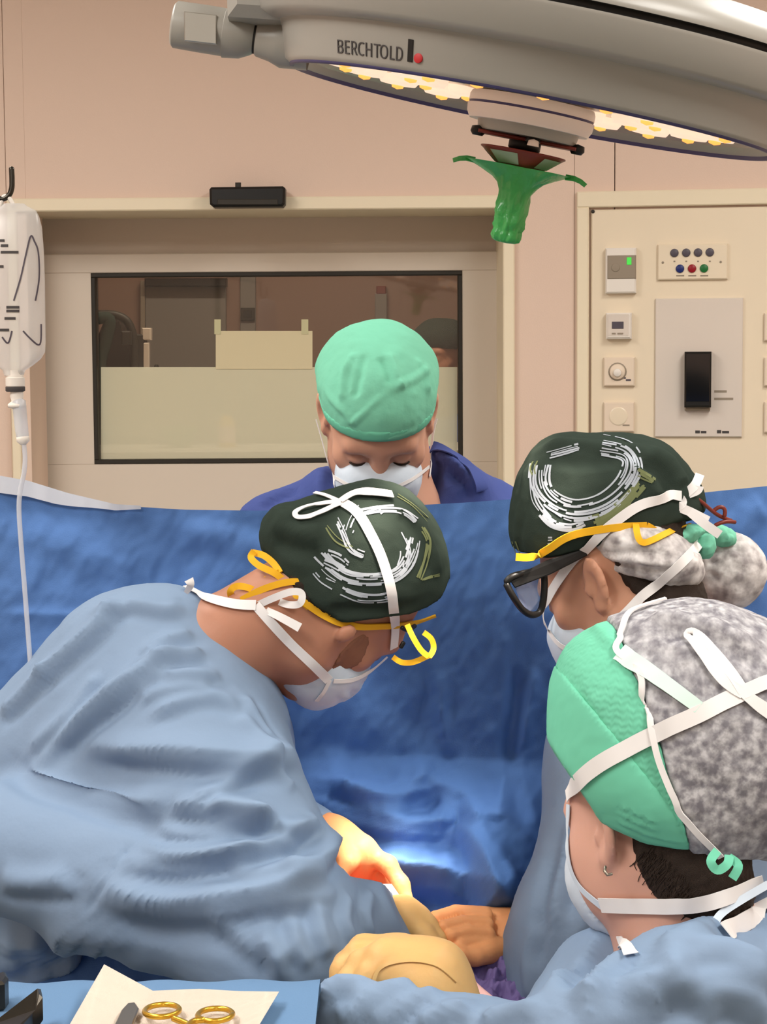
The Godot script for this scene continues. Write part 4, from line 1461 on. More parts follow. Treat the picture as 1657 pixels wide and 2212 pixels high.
# a finger: a chain of joints with radii
func finger(f: Field, p: Array, r: Array, k := 0.008) -> void:
	for i in p.size() - 1:
		f.cone(p[i], p[i + 1], r[i], r[i + 1], k)

func hand_a_left() -> Field:      # lit hand reaching down to the right, forefinger along its upper edge
	var f := Field.new()
	var w := P(662, 1802, 2.555)
	f.cone(w, P(715, 1822, 2.545), 0.034, 0.033, 0.02)
	f.cone(P(715, 1820, 2.545), P(775, 1842, 2.525), 0.033, 0.026, 0.02)
	f.cone(P(725, 1845, 2.54), P(780, 1875, 2.54), 0.028, 0.02, 0.02)
	finger(f, [P(785, 1838, 2.53), P(838, 1868, 2.51), P(866, 1910, 2.5), P(882, 1952, 2.49)], [0.0135, 0.0115, 0.0105, 0.0085])
	finger(f, [P(782, 1858, 2.55), P(825, 1888, 2.54), P(848, 1925, 2.53), P(862, 1962, 2.52)], [0.0125, 0.0115, 0.01, 0.008])
	finger(f, [P(776, 1872, 2.56), P(806, 1905, 2.56), P(815, 1945, 2.56), P(820, 1985, 2.55)], [0.0125, 0.0105, 0.009, 0.008])
	finger(f, [P(768, 1882, 2.545), P(788, 1915, 2.55), P(792, 1950, 2.55), P(795, 1985, 2.545)], [0.011, 0.0095, 0.0085, 0.0075])
	finger(f, [P(715, 1838, 2.54), P(742, 1842, 2.51), P(752, 1862, 2.495), P(738, 1888, 2.49)], [0.016, 0.0135, 0.012, 0.0095])
	return f
func hand_a_right() -> Field:     # coming out of the near cuff, fingers laid together downwards to the right
	var f := Field.new()
	f.cone(P(810, 2004, 2.43), P(868, 2000, 2.44), 0.036, 0.034, 0.02)
	f.cone(P(868, 2000, 2.44), P(895, 2008, 2.44), 0.034, 0.026, 0.02)
	finger(f, [P(893, 1985, 2.44), P(925, 2002, 2.43), P(945, 2030, 2.42), P(958, 2062, 2.42)], [0.0125, 0.0115, 0.0105, 0.008])
	finger(f, [P(890, 2000, 2.42), P(918, 2020, 2.41), P(938, 2048, 2.4), P(952, 2080, 2.4)], [0.0125, 0.0115, 0.0105, 0.008])
	finger(f, [P(885, 2018, 2.42), P(908, 2040, 2.41), P(925, 2066, 2.4), P(936, 2092, 2.4)], [0.012, 0.011, 0.0095, 0.0075])
	finger(f, [P(878, 2032, 2.43), P(894, 2056, 2.42), P(906, 2078, 2.42), P(914, 2100, 2.42)], [0.0105, 0.0095, 0.0085, 0.007])
	finger(f, [P(880, 1980, 2.46), P(905, 1980, 2.47), P(930, 1998, 2.47), P(948, 2020, 2.46)], [0.014, 0.012, 0.011, 0.0085])
	return f
func hand_b() -> Field:           # fist from the right with curled fingers
	var f := Field.new()
	f.cone(P(1175, 2055, 2.5), P(1110, 2036, 2.5), 0.042, 0.038, 0.02)
	f.cone(P(1100, 2018, 2.52), P(1050, 1998, 2.52), 0.034, 0.024, 0.02)
	f.cone(P(1105, 2046, 2.5), P(1055, 2040, 2.5), 0.03, 0.02, 0.02)
	finger(f, [P(1045, 1978, 2.49), P(985, 1972, 2.475), P(940, 1984, 2.45), P(928, 2004, 2.445)], [0.0125, 0.0105, 0.0095, 0.008], 0.002)
	finger(f, [P(1050, 1998, 2.475), P(1000, 1992, 2.455), P(958, 2002, 2.432), P(950, 2018, 2.435)], [0.011, 0.0092, 0.0085, 0.0072], 0.0015)
	finger(f, [P(1054, 2018, 2.46), P(1012, 2013, 2.442), P(975, 2021, 2.422), P(972, 2034, 2.425)], [0.0102, 0.0088, 0.008, 0.0068], 0.0015)
	finger(f, [P(1056, 2036, 2.455), P(1022, 2033, 2.44), P(992, 2039, 2.422), P(990, 2048, 2.425)], [0.0095, 0.0082, 0.0074, 0.0064], 0.0015)
	finger(f, [P(1075, 2052, 2.46), P(1025, 2066, 2.425), P(990, 2064, 2.41), P(962, 2056, 2.41)], [0.017, 0.0125, 0.0115, 0.009], 0.004)
	return f
func hand_c() -> Field:           # bent wrist, the back of the hand humped up, fingers curling down
	var f := Field.new()
	f.cone(P(965, 2190, 2.08), P(930, 2120, 2.1), 0.04, 0.038, 0.02)
	f.cone(P(930, 2110, 2.1), P(860, 2068, 2.12), 0.038, 0.026, 0.03)
	f.cone(P(915, 2130, 2.07), P(835, 2085, 2.08), 0.036, 0.028, 0.03)
	finger(f, [P(848, 2048, 2.14), P(785, 2050, 2.14), P(748, 2085, 2.13), P(735, 2140, 2.12)], [0.016, 0.0145, 0.0135, 0.011], 0.01)
	finger(f, [P(838, 2060, 2.12), P(775, 2062, 2.12), P(742, 2098, 2.11), P(732, 2150, 2.1)], [0.017, 0.0145, 0.0135, 0.011], 0.008)
	finger(f, [P(832, 2078, 2.09), P(780, 2082, 2.09), P(755, 2120, 2.08), P(748, 2165, 2.07)], [0.016, 0.014, 0.013, 0.0105], 0.008)
	finger(f, [P(838, 2095, 2.07), P(798, 2106, 2.065), P(782, 2140, 2.06), P(778, 2180, 2.06)], [0.015, 0.0125, 0.0115, 0.0095], 0.008)
	finger(f, [P(915, 2070, 2.14), P(865, 2050, 2.17), P(820, 2062, 2.19), P(790, 2090, 2.19)], [0.018, 0.0145, 0.0135, 0.011], 0.012)
	return f

func tm(ms: Array) -> Array:
	var out := []
	for m in ms:
		var fc: PackedVector3Array = m.get_faces()
		for i in fc.size():
			fc[i] *= 500.0      # the ray test wants large triangles
		var t := TriangleMesh.new()
		t.create_from_faces(fc)
		out.append(t)
	return out
func head_ball(t: Transform3D, s: float, up: float) -> ArrayMesh:   # an eye's lash line under the lid
	var p := PackedVector3Array()
	for i in 7:
		var a := (i - 3) * 0.34
		p.append(t * Vector3(0.032 * s + sin(a) * 0.014, -0.008 + up, 0.0775 + cos(a) * 0.0128))
	return tube(p, 0.0014, 6)
func brow(t: Transform3D, s: float) -> ArrayMesh:
	var p := PackedVector3Array([t * Vector3(0.014 * s, 0.018, 0.0915), t * Vector3(0.03 * s, 0.025, 0.089), t * Vector3(0.052 * s, 0.019, 0.076)])
	return tube(spline(p, 5), [0.003, 0.0045, 0.0025], 8)

func person(at: Vector3, label: String) -> Node3D:
	return thing("person", at, label, "person")
func shoes(w: Node3D, x: float, z: float, turn: float) -> void:
	for s in [-1.0, 1.0]:
		var b := Basis(Vector3.UP, turn)
		var c := Vector3(x, 0, z) + b * Vector3(0.11 * s, 0, 0)
		put("trouser_leg", lathe([[0.0, 0.44], [0.085, 0.44], [0.07, 0.2], [0.075, 0.06], [0.0, 0.06]], 20, Transform3D(Basis(), c)), M.navy, w)
		put("shoe", lathe([[0.0, 0.0], [0.06, 0.0], [0.062, 0.02], [0.056, 0.06], [0.035, 0.085], [0.0, 0.09]], 24, Transform3D(b * Basis.from_scale(Vector3(0.8, 1, 2.1)), c + b * Vector3(0, 0, 0.05))), M.white, w)

func surgeon_a() -> void:
	var b := P(60, 1930, 2.64)
	var w := person(Vector3(b.x, 0, b.z), "surgeon in pale blue gown bent over the drape, yellow cap ties at the neck")
	put("body", J.a_head.mesh(), M.skin_a, w)
	put("hair", J.a_hair.mesh(), M.hair, w)
	put("stubble", J.a_stubble.mesh(), M.stubble, w)
	put("gown", join([J.a_gown.mesh(), J.a_skirt.mesh()]), M.gown, w)
	var mk := put("face_mask", J.a_mask.mesh(), M.mask, w)
	var cap := put("surgical_cap", J.a_cap.mesh(), M.cap_green, w)
	put("glove", J.a_left.mesh(), M.glove_orange, w)
	put("glove", J.a_right.mesh(), M.glove_tan, w)
	shoes(w, b.x - 0.02, b.z - 0.02, PI / 2)
	var T := tm([J.a_cap.mesh(), J.a_head.mesh(), J.a_mask.mesh(), J.a_gown.mesh()])
	var C := [T[0]]
	# the print of the cap: pale brushed swirls and a few olive ones
	var st := []
	st += brush(C, [[690, 1195], [715, 1222], [750, 1245], [800, 1252], [850, 1243], [880, 1215], [895, 1165]], 24, 7, 0.9, 0.0026)
	st += brush(C, [[700, 1205], [725, 1215], [745, 1228]], 34, 6, 0.75, 0.0026)
	st += brush(C, [[862, 1150], [880, 1190], [872, 1225]], 30, 6, 0.7, 0.0024)
	st += brush(C, [[682, 1230], [700, 1250], [722, 1262]], 20, 4, 0.6, 0.002)
	st += brush(C, [[738, 1275], [775, 1290], [820, 1292], [855, 1284]], 18, 5, 0.75, 0.0026)
	st += brush(C, [[730, 1120], [742, 1150], [760, 1185], [785, 1200]], 14, 4, 0.7, 0.0022)
	st += brush(C, [[770, 1110], [820, 1100], [870, 1103], [900, 1125]], 14, 5, 0.9, 0.0026)
	st += brush(C, [[780, 1095], [765, 1125], [755, 1150]], 30, 5, 0.5, 0.002)
	st += brush(C, [[800, 1120], [812, 1108], [822, 1100]], 18, 3, 0.7, 0.002)
	put("printed_swirls", join(st), M.print_white, cap)
	st = brush(C, [[910, 1140], [925, 1170], [918, 1210], [905, 1250]], 9, 3, 0.9, 0.003)
	st += brush(C, [[700, 1130], [725, 1165], [760, 1185]], 6, 2, 0.9, 0.002)
	st += brush(C, [[905, 1255], [930, 1245], [950, 1240]], 4, 2, 0.9, 0.002)
	st += brush(C, [[850, 1065], [890, 1090], [925, 1125]], 5, 2, 0.9, 0.002)
	put("printed_leaves", join(st), M.print_olive, cap)
	# yellow piping and ties
	put("piping", strap([T[0], T[1]], [[655, 1300], [700, 1330], [752, 1350], [820, 1350], [885, 1344], [938, 1326]], 0.0085, 0.0025, 0.002), M.yellow, cap)
	var Y := [[[548, 1192, 2.46], [542, 1205, 2.45], [560, 1222, 2.44], [590, 1236, 2.43], [612, 1252, 2.43], [632, 1268, 2.43]],
		[[548, 1194, 2.47], [570, 1200, 2.45], [592, 1218, 2.44], [605, 1238, 2.43]],
		[[500, 1292, 2.46], [498, 1276, 2.45], [512, 1266, 2.45], [538, 1270, 2.44], [560, 1282, 2.44]],
		[[522, 1296, 2.44], [560, 1276, 2.43], [600, 1262, 2.42], [636, 1256, 2.42], [662, 1262, 2.42], [675, 1282, 2.42], [668, 1306, 2.42]],
		[[570, 1252, 2.44], [600, 1262, 2.43], [632, 1282, 2.42], [652, 1300, 2.42], [668, 1312, 2.42]],
		[[588, 1262, 2.44], [592, 1245, 2.44], [605, 1236, 2.43]]]
	for q in Y:
		put("tie", strap([], q, 0.0085, 0.0, 0.0018), M.yellow, cap)
	for q in [[[880, 1350, 2.43], [893, 1378, 2.42], [910, 1405, 2.42], [926, 1418, 2.42]], [[926, 1420, 2.42], [937, 1402, 2.43], [932, 1380, 2.43], [915, 1366, 2.43]], [[850, 1420, 2.46], [868, 1431, 2.45], [895, 1430, 2.43], [928, 1415, 2.42]]]:
		put("tie", strap([], q, 0.007, 0.0, 0.0016), M.yellow, cap)
	# mask straps and bows
	put("strap", strap(T, [[848, 1398], [852, 1340], [846, 1280], [828, 1215], [802, 1155], [772, 1108], [738, 1086]], 0.0125, 0.0025), M.strap, mk)
	put("strap", strap(T, [[710, 1468], [670, 1428], [625, 1385], [585, 1342], [555, 1308]], 0.0125, 0.0025), M.strap, mk)
	put("bow", strap(T, [[738, 1087], [700, 1092], [662, 1100], [638, 1112], [645, 1122], [675, 1118], [712, 1102], [738, 1090]], 0.007, 0.004), M.strap, mk)
	put("bow", strap(T, [[738, 1087], [765, 1072], [795, 1068], [846, 1075]], [0.008, 0.0165], 0.005), M.strap, mk)
	put("bow", strap(T, [[682, 1070], [705, 1075], [738, 1088]], 0.005, 0.004), M.strap, mk)
	put("bow", strap([], [[555, 1308, 2.43], [590, 1292, 2.41], [630, 1278, 2.4], [652, 1282, 2.4], [648, 1304, 2.4], [622, 1306, 2.41], [600, 1298, 2.42]], 0.009, 0.0), M.strap, mk)
	put("bow", strap([], [[560, 1312, 2.43], [600, 1330, 2.41], [648, 1356, 2.405]], [0.008, 0.0115], 0.0), M.strap, mk)
	put("strap", strap(T, [[556, 1308], [520, 1308], [480, 1302], [440, 1292], [400, 1272]], 0.0125, 0.004), M.strap, mk)
	put("strap", strap([], [[402, 1280, 2.47], [412, 1264, 2.45], [408, 1252, 2.45]], [0.006, 0.012], 0.0), M.strap, mk)
	put("mask_seam", strap(T, [[712, 1468], [700, 1492], [684, 1512]], 0.005, 0.0015), M.strap, mk)
	put("nose_wire", strap(T, [[720, 1470], [760, 1468], [800, 1448], [835, 1418]], 0.006, 0.0012), M.strap, mk)
	# glimpse of spectacles
	put("spectacles", join([tube(PackedVector3Array([P(868, 1356, 2.44), P(882, 1362, 2.45), P(896, 1352, 2.47)]), 0.003, 8), tube(PackedVector3Array([P(866, 1398, 2.46), P(872, 1388, 2.46)]), 0.003, 8)]), M.black, w)

func surgeon_b() -> void:
	var b := P(1480, 2080, 2.66)
	var w := person(Vector3(b.x, 0, b.z), "surgeon in black glasses and dark green printed cap over a white hair net")
	put("body", J.b_head.mesh(), M.skin_b, w)
	put("hair", J.b_hair.mesh(), M.hair, w)
	put("gown", join([J.b_gown.mesh(), J.b_skirt.mesh()]), M.gown_b, w)
	var mk := put("face_mask", J.b_mask.mesh(), M.mask, w)
	var cap := put("surgical_cap", J.b_cap.mesh(), M.cap_green, w)
	var net := put("hair_net", J.b_under.mesh(), M.net, w)
	put("glove", J.b_left.mesh(), M.glove_orange, w)
	shoes(w, b.x, b.z - 0.02, -PI / 2)
	var T := tm([J.b_cap.mesh(), J.b_head.mesh(), J.b_mask.mesh(), J.b_under.mesh(), J.b_hair.mesh()])
	var C := [T[0]]
	var st := brush(C, [[1168, 1000], [1165, 1045], [1190, 1082], [1240, 1102], [1300, 1090], [1345, 1055], [1368, 1010], [1352, 975], [1300, 962]], 44, 9, 0.82, 0.0026)
	st += brush(C, [[1185, 985], [1215, 975], [1250, 965]], 12, 4, 0.8, 0.0022)
	st += brush(C, [[1150, 1040], [1158, 1085], [1185, 1120]], 10, 3, 0.6, 0.002)
	st += brush(C, [[1168, 1105], [1195, 1132], [1235, 1140], [1262, 1130]], 16, 5, 0.85, 0.0026)
	st += brush(C, [[1180, 1085], [1215, 1112], [1235, 1118]], 12, 3, 0.7, 0.002)
	st += brush(C, [[1182, 1168], [1192, 1168]], 12, 3, 0.9, 0.002)
	put("printed_swirls", join(st), M.print_white, cap)
	st = brush(C, [[1272, 1128], [1310, 1115], [1350, 1085], [1385, 1045]], 20, 7, 0.95, 0.004)
	st += brush(C, [[1375, 1020], [1395, 1030], [1412, 1040]], 10, 3, 0.95, 0.004)
	st += brush(C, [[1112, 1168], [1116, 1185], [1120, 1198]], 7, 2, 0.95, 0.003)
	st += brush(C, [[1160, 990], [1150, 1010], [1155, 1025]], 7, 2, 0.9, 0.003)
	put("printed_leaves", join(st), M.print_olive, cap)
	put("piping", strap(C, [[1114, 1203], [1150, 1203], [1185, 1184], [1225, 1158], [1290, 1143], [1350, 1136], [1395, 1134]], 0.0095, 0.003, 0.0022), M.yellow, cap)
	put("tie", strap(C, [[1395, 1134], [1430, 1146], [1485, 1126]], 0.009, 0.003, 0.002), M.yellow, cap)
	put("tie", strap([T[0], T[3]], [[1372, 1138], [1382, 1168], [1400, 1172], [1440, 1155], [1480, 1138]], 0.008, 0.003, 0.002), M.yellow, cap)
	for q in [[[1495, 1070, 2.44], [1525, 1090, 2.45], [1545, 1112, 2.46], [1580, 1125, 2.47]], [[1540, 1105, 2.46], [1555, 1092, 2.46], [1568, 1100, 2.46], [1565, 1115, 2.46]], [[1545, 1135, 2.46], [1565, 1125, 2.46], [1588, 1128, 2.47]]]:
		put("tie", tube(spline(lay([], q, 2, 0.0)[0], 2), 0.0026, 8), M.rust, cap)
	# green edge of the net
	var f := Field.new()
	cam_ell(f, 1545, 1155, 2.52, Vector3(0.028, 0.014, 0.02), 0.01, 0, -0.2)
	cam_ell(f, 1470, 1160, 2.46, Vector3(0.032, 0.012, 0.03), 0.02, 0, 0.35)
	cam_ell(f, 1525, 1180, 2.48, Vector3(0.012, 0.016, 0.012), 0.01)
	var j := job(f, 0.003, 0.004, Vector3.ONE * 60.0)
	j.run()
	put("green_edge", j.mesh(), M.mint, net)
	# mask straps
	put("strap", strap(T, [[1182, 1300], [1205, 1262], [1232, 1222], [1270, 1178], [1320, 1132], [1380, 1092], [1440, 1072], [1468, 1072]], 0.0125, 0.004), M.strap, mk)
	put("strap", strap(T, [[1330, 1345], [1380, 1298], [1430, 1250], [1480, 1205], [1530, 1150]], 0.0125, 0.004), M.strap, mk)
	put("mask_edge", strap(T, [[1184, 1298], [1176, 1330], [1190, 1365], [1215, 1395], [1248, 1406]], 0.007, 0.002), M.strap, mk)
	for q in [[[1465, 1070, 2.43], [1470, 1095, 2.42], [1490, 1105, 2.42], [1530, 1125, 2.42]], [[1470, 1075, 2.43], [1500, 1050, 2.43], [1512, 1025, 2.44]], [[1475, 1070, 2.43], [1505, 1060, 2.43], [1510, 1050, 2.43]], [[1490, 1105, 2.42], [1520, 1130, 2.415], [1555, 1155, 2.42]], [[1462, 1068, 2.43], [1475, 1085, 2.42], [1462, 1095, 2.42]]]:
		put("bow", strap([], q, 0.0115, 0.0), M.strap, mk)
	# glasses
	var g := put("glasses", slab(PackedVector3Array([P(1100, 1252, 2.40), P(1180, 1210, 2.41), P(1272, 1182, 2.42), P(1268, 1200, 2.42), P(1190, 1240, 2.41), P(1112, 1270, 2.40)]), (CX.basis * Vector3(-0.1, 0.1, 1)).normalized(), 0.005, 0.001), M.black, w)
	var loop := PackedVector3Array()
	for q in [[1094, 1258, 2.40], [1106, 1246, 2.40], [1135, 1238, 2.41], [1168, 1234, 2.43], [1176, 1250, 2.43], [1174, 1295, 2.43], [1166, 1322, 2.43], [1148, 1328, 2.42], [1128, 1316, 2.41], [1108, 1288, 2.40], [1094, 1262, 2.40]]:
		loop.append(P(q[0], q[1], q[2]))
	put("rim", tube(spline(loop, 4), 0.0044, 8), M.black, g)
	var lp := PackedVector3Array()
	for q in [[1108, 1256, 2.405], [1165, 1244, 2.43], [1168, 1292, 2.43], [1160, 1316, 2.43], [1146, 1320, 2.42], [1126, 1306, 2.41]]:
		lp.append(P(q[0], q[1], q[2]))
	put("lens", slab(lp, (CX.basis * Vector3(-0.3, 0, 1)).normalized(), 0.0015), M.lens, g)

func nurse() -> void:
	var b := P(1560, 2700, 2.06)
	var w := person(Vector3(b.x, 0, b.z), "nurse seen from behind in a mint and white bouffant cap and crossed white mask ties")
	put("body", J.c_head.mesh(), M.skin_c, w)
	put("hair", J.c_hair.mesh(), M.hair, w)
	put("gown", join([J.c_gown.mesh(), J.c_skirt.mesh()]), M.gown, w)
	var mk := put("face_mask", J.c_mask.mesh(), M.mask, w)
	var cap := put("bouffant_cap", J.c_crown.mesh(), M.bouffant, w)
	var band := put("cap_band", J.c_band.mesh(), M.crepe, cap)
	put("glove", J.c_hand.mesh(), M.glove_tan, w)
	shoes(w, b.x, b.z, -PI * 0.75)
	var T := tm([J.c_crown.mesh(), J.c_front.mesh(), J.c_band.mesh(), J.c_head.mesh(), J.c_mask.mesh(), J.c_hair.mesh()])
	var G := tm([J.c_gown.mesh(), J.c_head.mesh()])
	put("cap_seam", strap(T, [[1440, 1300], [1400, 1312], [1360, 1330], [1345, 1370], [1332, 1402], [1350, 1425], [1385, 1455], [1392, 1500], [1405, 1570], [1425, 1650], [1460, 1735], [1500, 1790], [1555, 1845]], 0.0065, 0.003, 0.002), M.strap, cap)
	put("inner_tie", strap(T, [[1340, 1412], [1390, 1445], [1440, 1480], [1510, 1530]], [0.020, 0.013], 0.003), M.tie_pale, cap)
	# plain headband along the front edge of the mint part
	put("headband", J.c_front.mesh(), M.mint_band, band)
	for q in [[[1550, 1838, 1.92], [1535, 1860, 1.91], [1550, 1880, 1.91], [1572, 1866, 1.91], [1575, 1848, 1.92]], [[1575, 1853, 1.92], [1596, 1870, 1.91], [1582, 1898, 1.91]]]:
		put("elastic_gather", strap([], q, 0.009, 0.0), M.mint_band, band)
	put("strap", strap(T, [[1230, 1722], [1246, 1695], [1290, 1655], [1350, 1620], [1430, 1578], [1520, 1538], [1600, 1498]], 0.017, 0.003), M.strap, mk)
	put("strap", strap(T, [[1600, 1498], [1640, 1480], [1690, 1465]], 0.014, 0.004), M.strap, mk)
	put("bow", strap(T, [[1602, 1500], [1560, 1470], [1520, 1420], [1490, 1380], [1500, 1372], [1530, 1402], [1575, 1455], [1604, 1498]], 0.0125, 0.004), M.strap, mk)
	put("bow", strap(T, [[1600, 1498], [1630, 1520], [1690, 1560]], [0.01, 0.016], 0.004), M.strap, mk)
	put("strap", strap([T[3], T[4], T[5]], [[1302, 1952], [1350, 1954], [1420, 1956], [1490, 1954], [1560, 1940], [1640, 1900]], 0.016, 0.004), M.strap, mk)
	put("mask_edge", strap([T[3], T[4]], [[1232, 1738], [1230, 1790], [1230, 1840], [1240, 1885], [1262, 1922], [1302, 1956]], 0.008, 0.002), M.mask, mk)
	var hs := []
	for i in 130:
		var k := rng.randf()
		var x0 := lerpf(1385, 1490, k) + rng.randf_range(-8, 30)
		var y0 := lerpf(1840, 1950, k) + rng.randf_range(-25, 5)
		var ln := rng.randf_range(18, 42)
		hs.append(cord([T[3], T[5]], [[x0, y0], [x0 - ln * 0.4 + rng.randf_range(-6, 6), y0 + ln * 0.6], [x0 - ln * 0.5 + rng.randf_range(-14, 10), y0 + ln]], 0.0004, 0.0008))
	var hm := put("hair_strands", join(hs), M.hair, w)
	hm.set_meta("kind", "stuff")
	# earring and neck ties of the gown
	put("earring", tube(PackedVector3Array([P(1308, 1872, 1.96), P(1306, 1882, 1.955), P(1312, 1890, 1.955), P(1322, 1888, 1.955)]), 0.0016, 6), M.steel, w)
	put("gown_tie", strap(G, [[1560, 2020], [1600, 1990], [1657, 1965], [1720, 1940]], 0.02, 0.006), M.strap, w)
	put("gown_tie", strap([], [[1560, 2016, 1.94], [1545, 1996, 1.94], [1560, 1972, 1.95], [1600, 1945, 1.96], [1660, 1910, 1.97]], 0.008, 0.0), M.mask, w)
	put("gown_tie", strap(G, [[1345, 2020], [1352, 2050], [1362, 2068]], [0.01, 0.016], 0.004), M.strap, w)
	put("glove_cuff", strap(tm([J.c_hand.mesh()]), [[806, 2120], [820, 2092], [860, 2078], [910, 2078], [950, 2090], [985, 2120]], 0.004, 0.0008, 0.0016), M.glove_tan, w)

func anaesthetist() -> void:
	var b := P(835, 1300, 3.1)
	var w := person(Vector3(b.x, 0, b.z), "anaesthetist in navy scrubs and mint cap looking down behind the blue drape")
	put("body", J.d_head.mesh(), M.skin_d, w)
	put("scrubs", J.d_scrub.mesh(), M.navy, w)
	var mk := put("face_mask", J.d_mask.mesh(), M.mask, w)
	var cap := put("surgical_cap", J.d_cap.mesh(), M.mint, w)
	for s in [-1.0, 1.0]:
		put("eyebrow", brow(HD, s), M.hair, w)
		put("eyelashes", head_ball(HD, s, 0.0), M.hair, w)
	shoes(w, b.x, b.z, 0.0)
	var T := tm([J.d_cap.mesh(), J.d_head.mesh(), J.d_mask.mesh(), J.d_scrub.mesh()])
	put("cap_band", J.d_band.mesh(), M.mint_band, cap)
	put("ear_loop", strap(T, [[726, 1050], [712, 1000], [696, 940], [686, 905]], 0.004, 0.002), M.strap, mk)
	put("ear_loop", strap(T, [[925, 1030], [932, 980], [938, 930], [945, 905]], 0.004, 0.002), M.strap, mk)
	put("mask_edge", strap([T[1], T[2]], [[724, 1030], [760, 1050], [800, 1062], [845, 1055], [890, 1035], [925, 1008]], 0.005, 0.0015), M.strap, mk)
	put("collar", strap([T[3]], [[936, 968], [980, 985], [1020, 1020], [1040, 1060]], 0.02, 0.003, 0.002), M.navy, w)
	# the colleague beyond the window
	b = HE.origin
	var e := person(Vector3(b.x, 0, b.z), "person in a dark cap and scrubs seen through the door window")
	put("body", J.e_head.mesh(), M.skin_a, e)
	put("scrubs", J.e_scrub.mesh(), M.navy, e)
	put("surgical_cap", J.e_cap.mesh(), M.cap_green, e)
	for s in [-1.0, 1.0]:
		put("trouser_leg", box_mesh(Vector3(b.x + 0.09 * s, 0.15, b.z - 0.03), Vector3(0.13, 0.3, 0.15), 0.02), M.navy, e)

# ------------------------------------------------------------------ the drape
func lerp_list(l: Array, x: float) -> float:
	for i in l.size() - 1:
		if x <= l[i + 1][0]:
			return lerpf(l[i][1], l[i + 1][1], clampf((x - l[i][0]) / (l[i + 1][0] - l[i][0]), 0.0, 1.0))
	return l[l.size() - 1][1]
func drape() -> void:
	var top := [[-260, 985], [0, 1030], [60, 1040], [150, 1068], [250, 1092], [400, 1101], [560, 1103], [830, 1095], [1000, 1086], [1110, 1078], [1300, 1075], [1500, 1066], [1657, 1050], [1900, 1030]]
	var dep := [[1000, 2.74], [1640, 2.74], [1690, 2.72], [1760, 2.68], [1850, 2.62], [1950, 2.585], [2050, 2.52], [2250, 2.40], [2320, 2.36]]
	var nu := 340
	var nv := 200
	var rows := []
	var n := FastNoiseLite.new()
	n.seed = 5
	n.frequency = 1.0
	n.fractal_octaves = 3
	for v in nv + 1:
		var row := PackedVector3Array()
		var t := float(v) / nv
		for u in nu + 1:
			var x := lerpf(-260, 1900, float(u) / nu)
			var y0 := lerp_list(top, x)
			var y := lerpf(y0, 2320, t)
			var d := lerp_list(dep, y)
			d += (0.25 if x < 830 else 0.08) * pow(absf(x - 830) / 1000.0, 2.0)
			d += 0.006 * sin(x * 0.013 + y * 0.002) * smoothstep(0.0, 0.2, t)
			d += 0.012 * n.get_noise_2d(x * 0.004, y * 0.0015) + 0.005 * n.get_noise_2d(x * 0.011 + y * 0.004, y * 0.006 + 50) * smoothstep(0.0, 0.08, t) + 0.003 * n.get_noise_2d(x * 0.02, y * 0.012 + 90)
			row.append(P(x, y, d))
		rows.append(row)
	# folds, as lines over the cloth
	var fs: Array[Fold] = []
	for q in [
		[0.010, 0.02, [[945, 1450], [958, 1540], [968, 1640]], true], [-0.014, 0.022, [[1128, 1440], [1118, 1560], [1112, 1650]], false], [0.012, 0.022, [[1150, 1440], [1140, 1560], [1128, 1660]], false],
		[0.006, 0.02, [[0, 1328], [150, 1332], [300, 1330]], true], [-0.010, 0.05, [[0, 1080], [150, 1135], [300, 1190], [480, 1230]], false], [0.010, 0.05, [[60, 1130], [200, 1180], [400, 1215]], false],
		[0.010, 0.03, [[400, 1150], [520, 1170], [600, 1200]], false], [0.012, 0.05, [[700, 1500], [850, 1620], [960, 1640]], false],
		[0.008, 0.03, [[1580, 1160], [1620, 1120], [1657, 1100]], false],
		# the tangle over the patient
		[0.045, 0.06, [[650, 1685], [740, 1712], [830, 1718], [900, 1700], [950, 1680]], false, true], [0.016, 0.03, [[690, 1650], [760, 1664], [860, 1672], [960, 1668]], false],
		[0.040, 0.05, [[720, 1690], [790, 1735], [860, 1745], [930, 1715]], false, true],
		[0.075, 0.085, [[640, 1732], [740, 1758], [860, 1782], [940, 1788], [990, 1784]], false, true],
		[0.065, 0.085, [[1000, 1735], [1050, 1830], [1110, 1920], [1170, 1990]], false, true],
		[0.045, 0.05, [[985, 1790], [1030, 1850], [1060, 1930], [1070, 1980]], false, true],
		[0.085, 0.09, [[780, 1872], [880, 1880], [980, 1898], [1060, 1930], [1110, 1975]], false, true],
		[0.035, 0.08, [[930, 1690], [1000, 1725], [1090, 1790], [1170, 1850]], false, true],
		[0.012, 0.02, [[960, 1815], [968, 1850], [972, 1885]], false], [-0.012, 0.02, [[720, 1790], [735, 1830], [760, 1860]], false],
		[0.014, 0.03, [[1090, 1650], [1085, 1720], [1080, 1790]], true], [0.010, 0.03, [[1130, 1660], [1150, 1740], [1160, 1800]], true],
		[0.02, 0.03, [[1000, 2110], [1060, 2130], [1120, 2170]], false], [-0.02, 0.03, [[1010, 2140], [1060, 2160], [1110, 2190]], false]]:
		var fo := Fold.new()
		var pts := PackedVector3Array()
		for w in q[2]:
			var t0 := lerp_list(top, w[0])
			var v := clampi(int((w[1] - t0) / (2320.0 - t0) * nv), 0, nv)
			var u := clampi(int((w[0] + 260.0) / 2160.0 * nu), 0, nu)
			pts.append(rows[v][u])
		fo.p = spline(pts, 3)
		fo.amp = q[0]
		fo.w = q[1]
		fo.sharp = q[3]
		fo.drop = q.size() > 4
		fo.box = AABB(pts[0], Vector3.ZERO)
		for w in fo.p:
			fo.box = fo.box.expand(w)
		fo.box = fo.box.grow(fo.w)
		fs.append(fo)
	var face := (CX.basis * Vector3(0, 0.35, 1)).normalized()
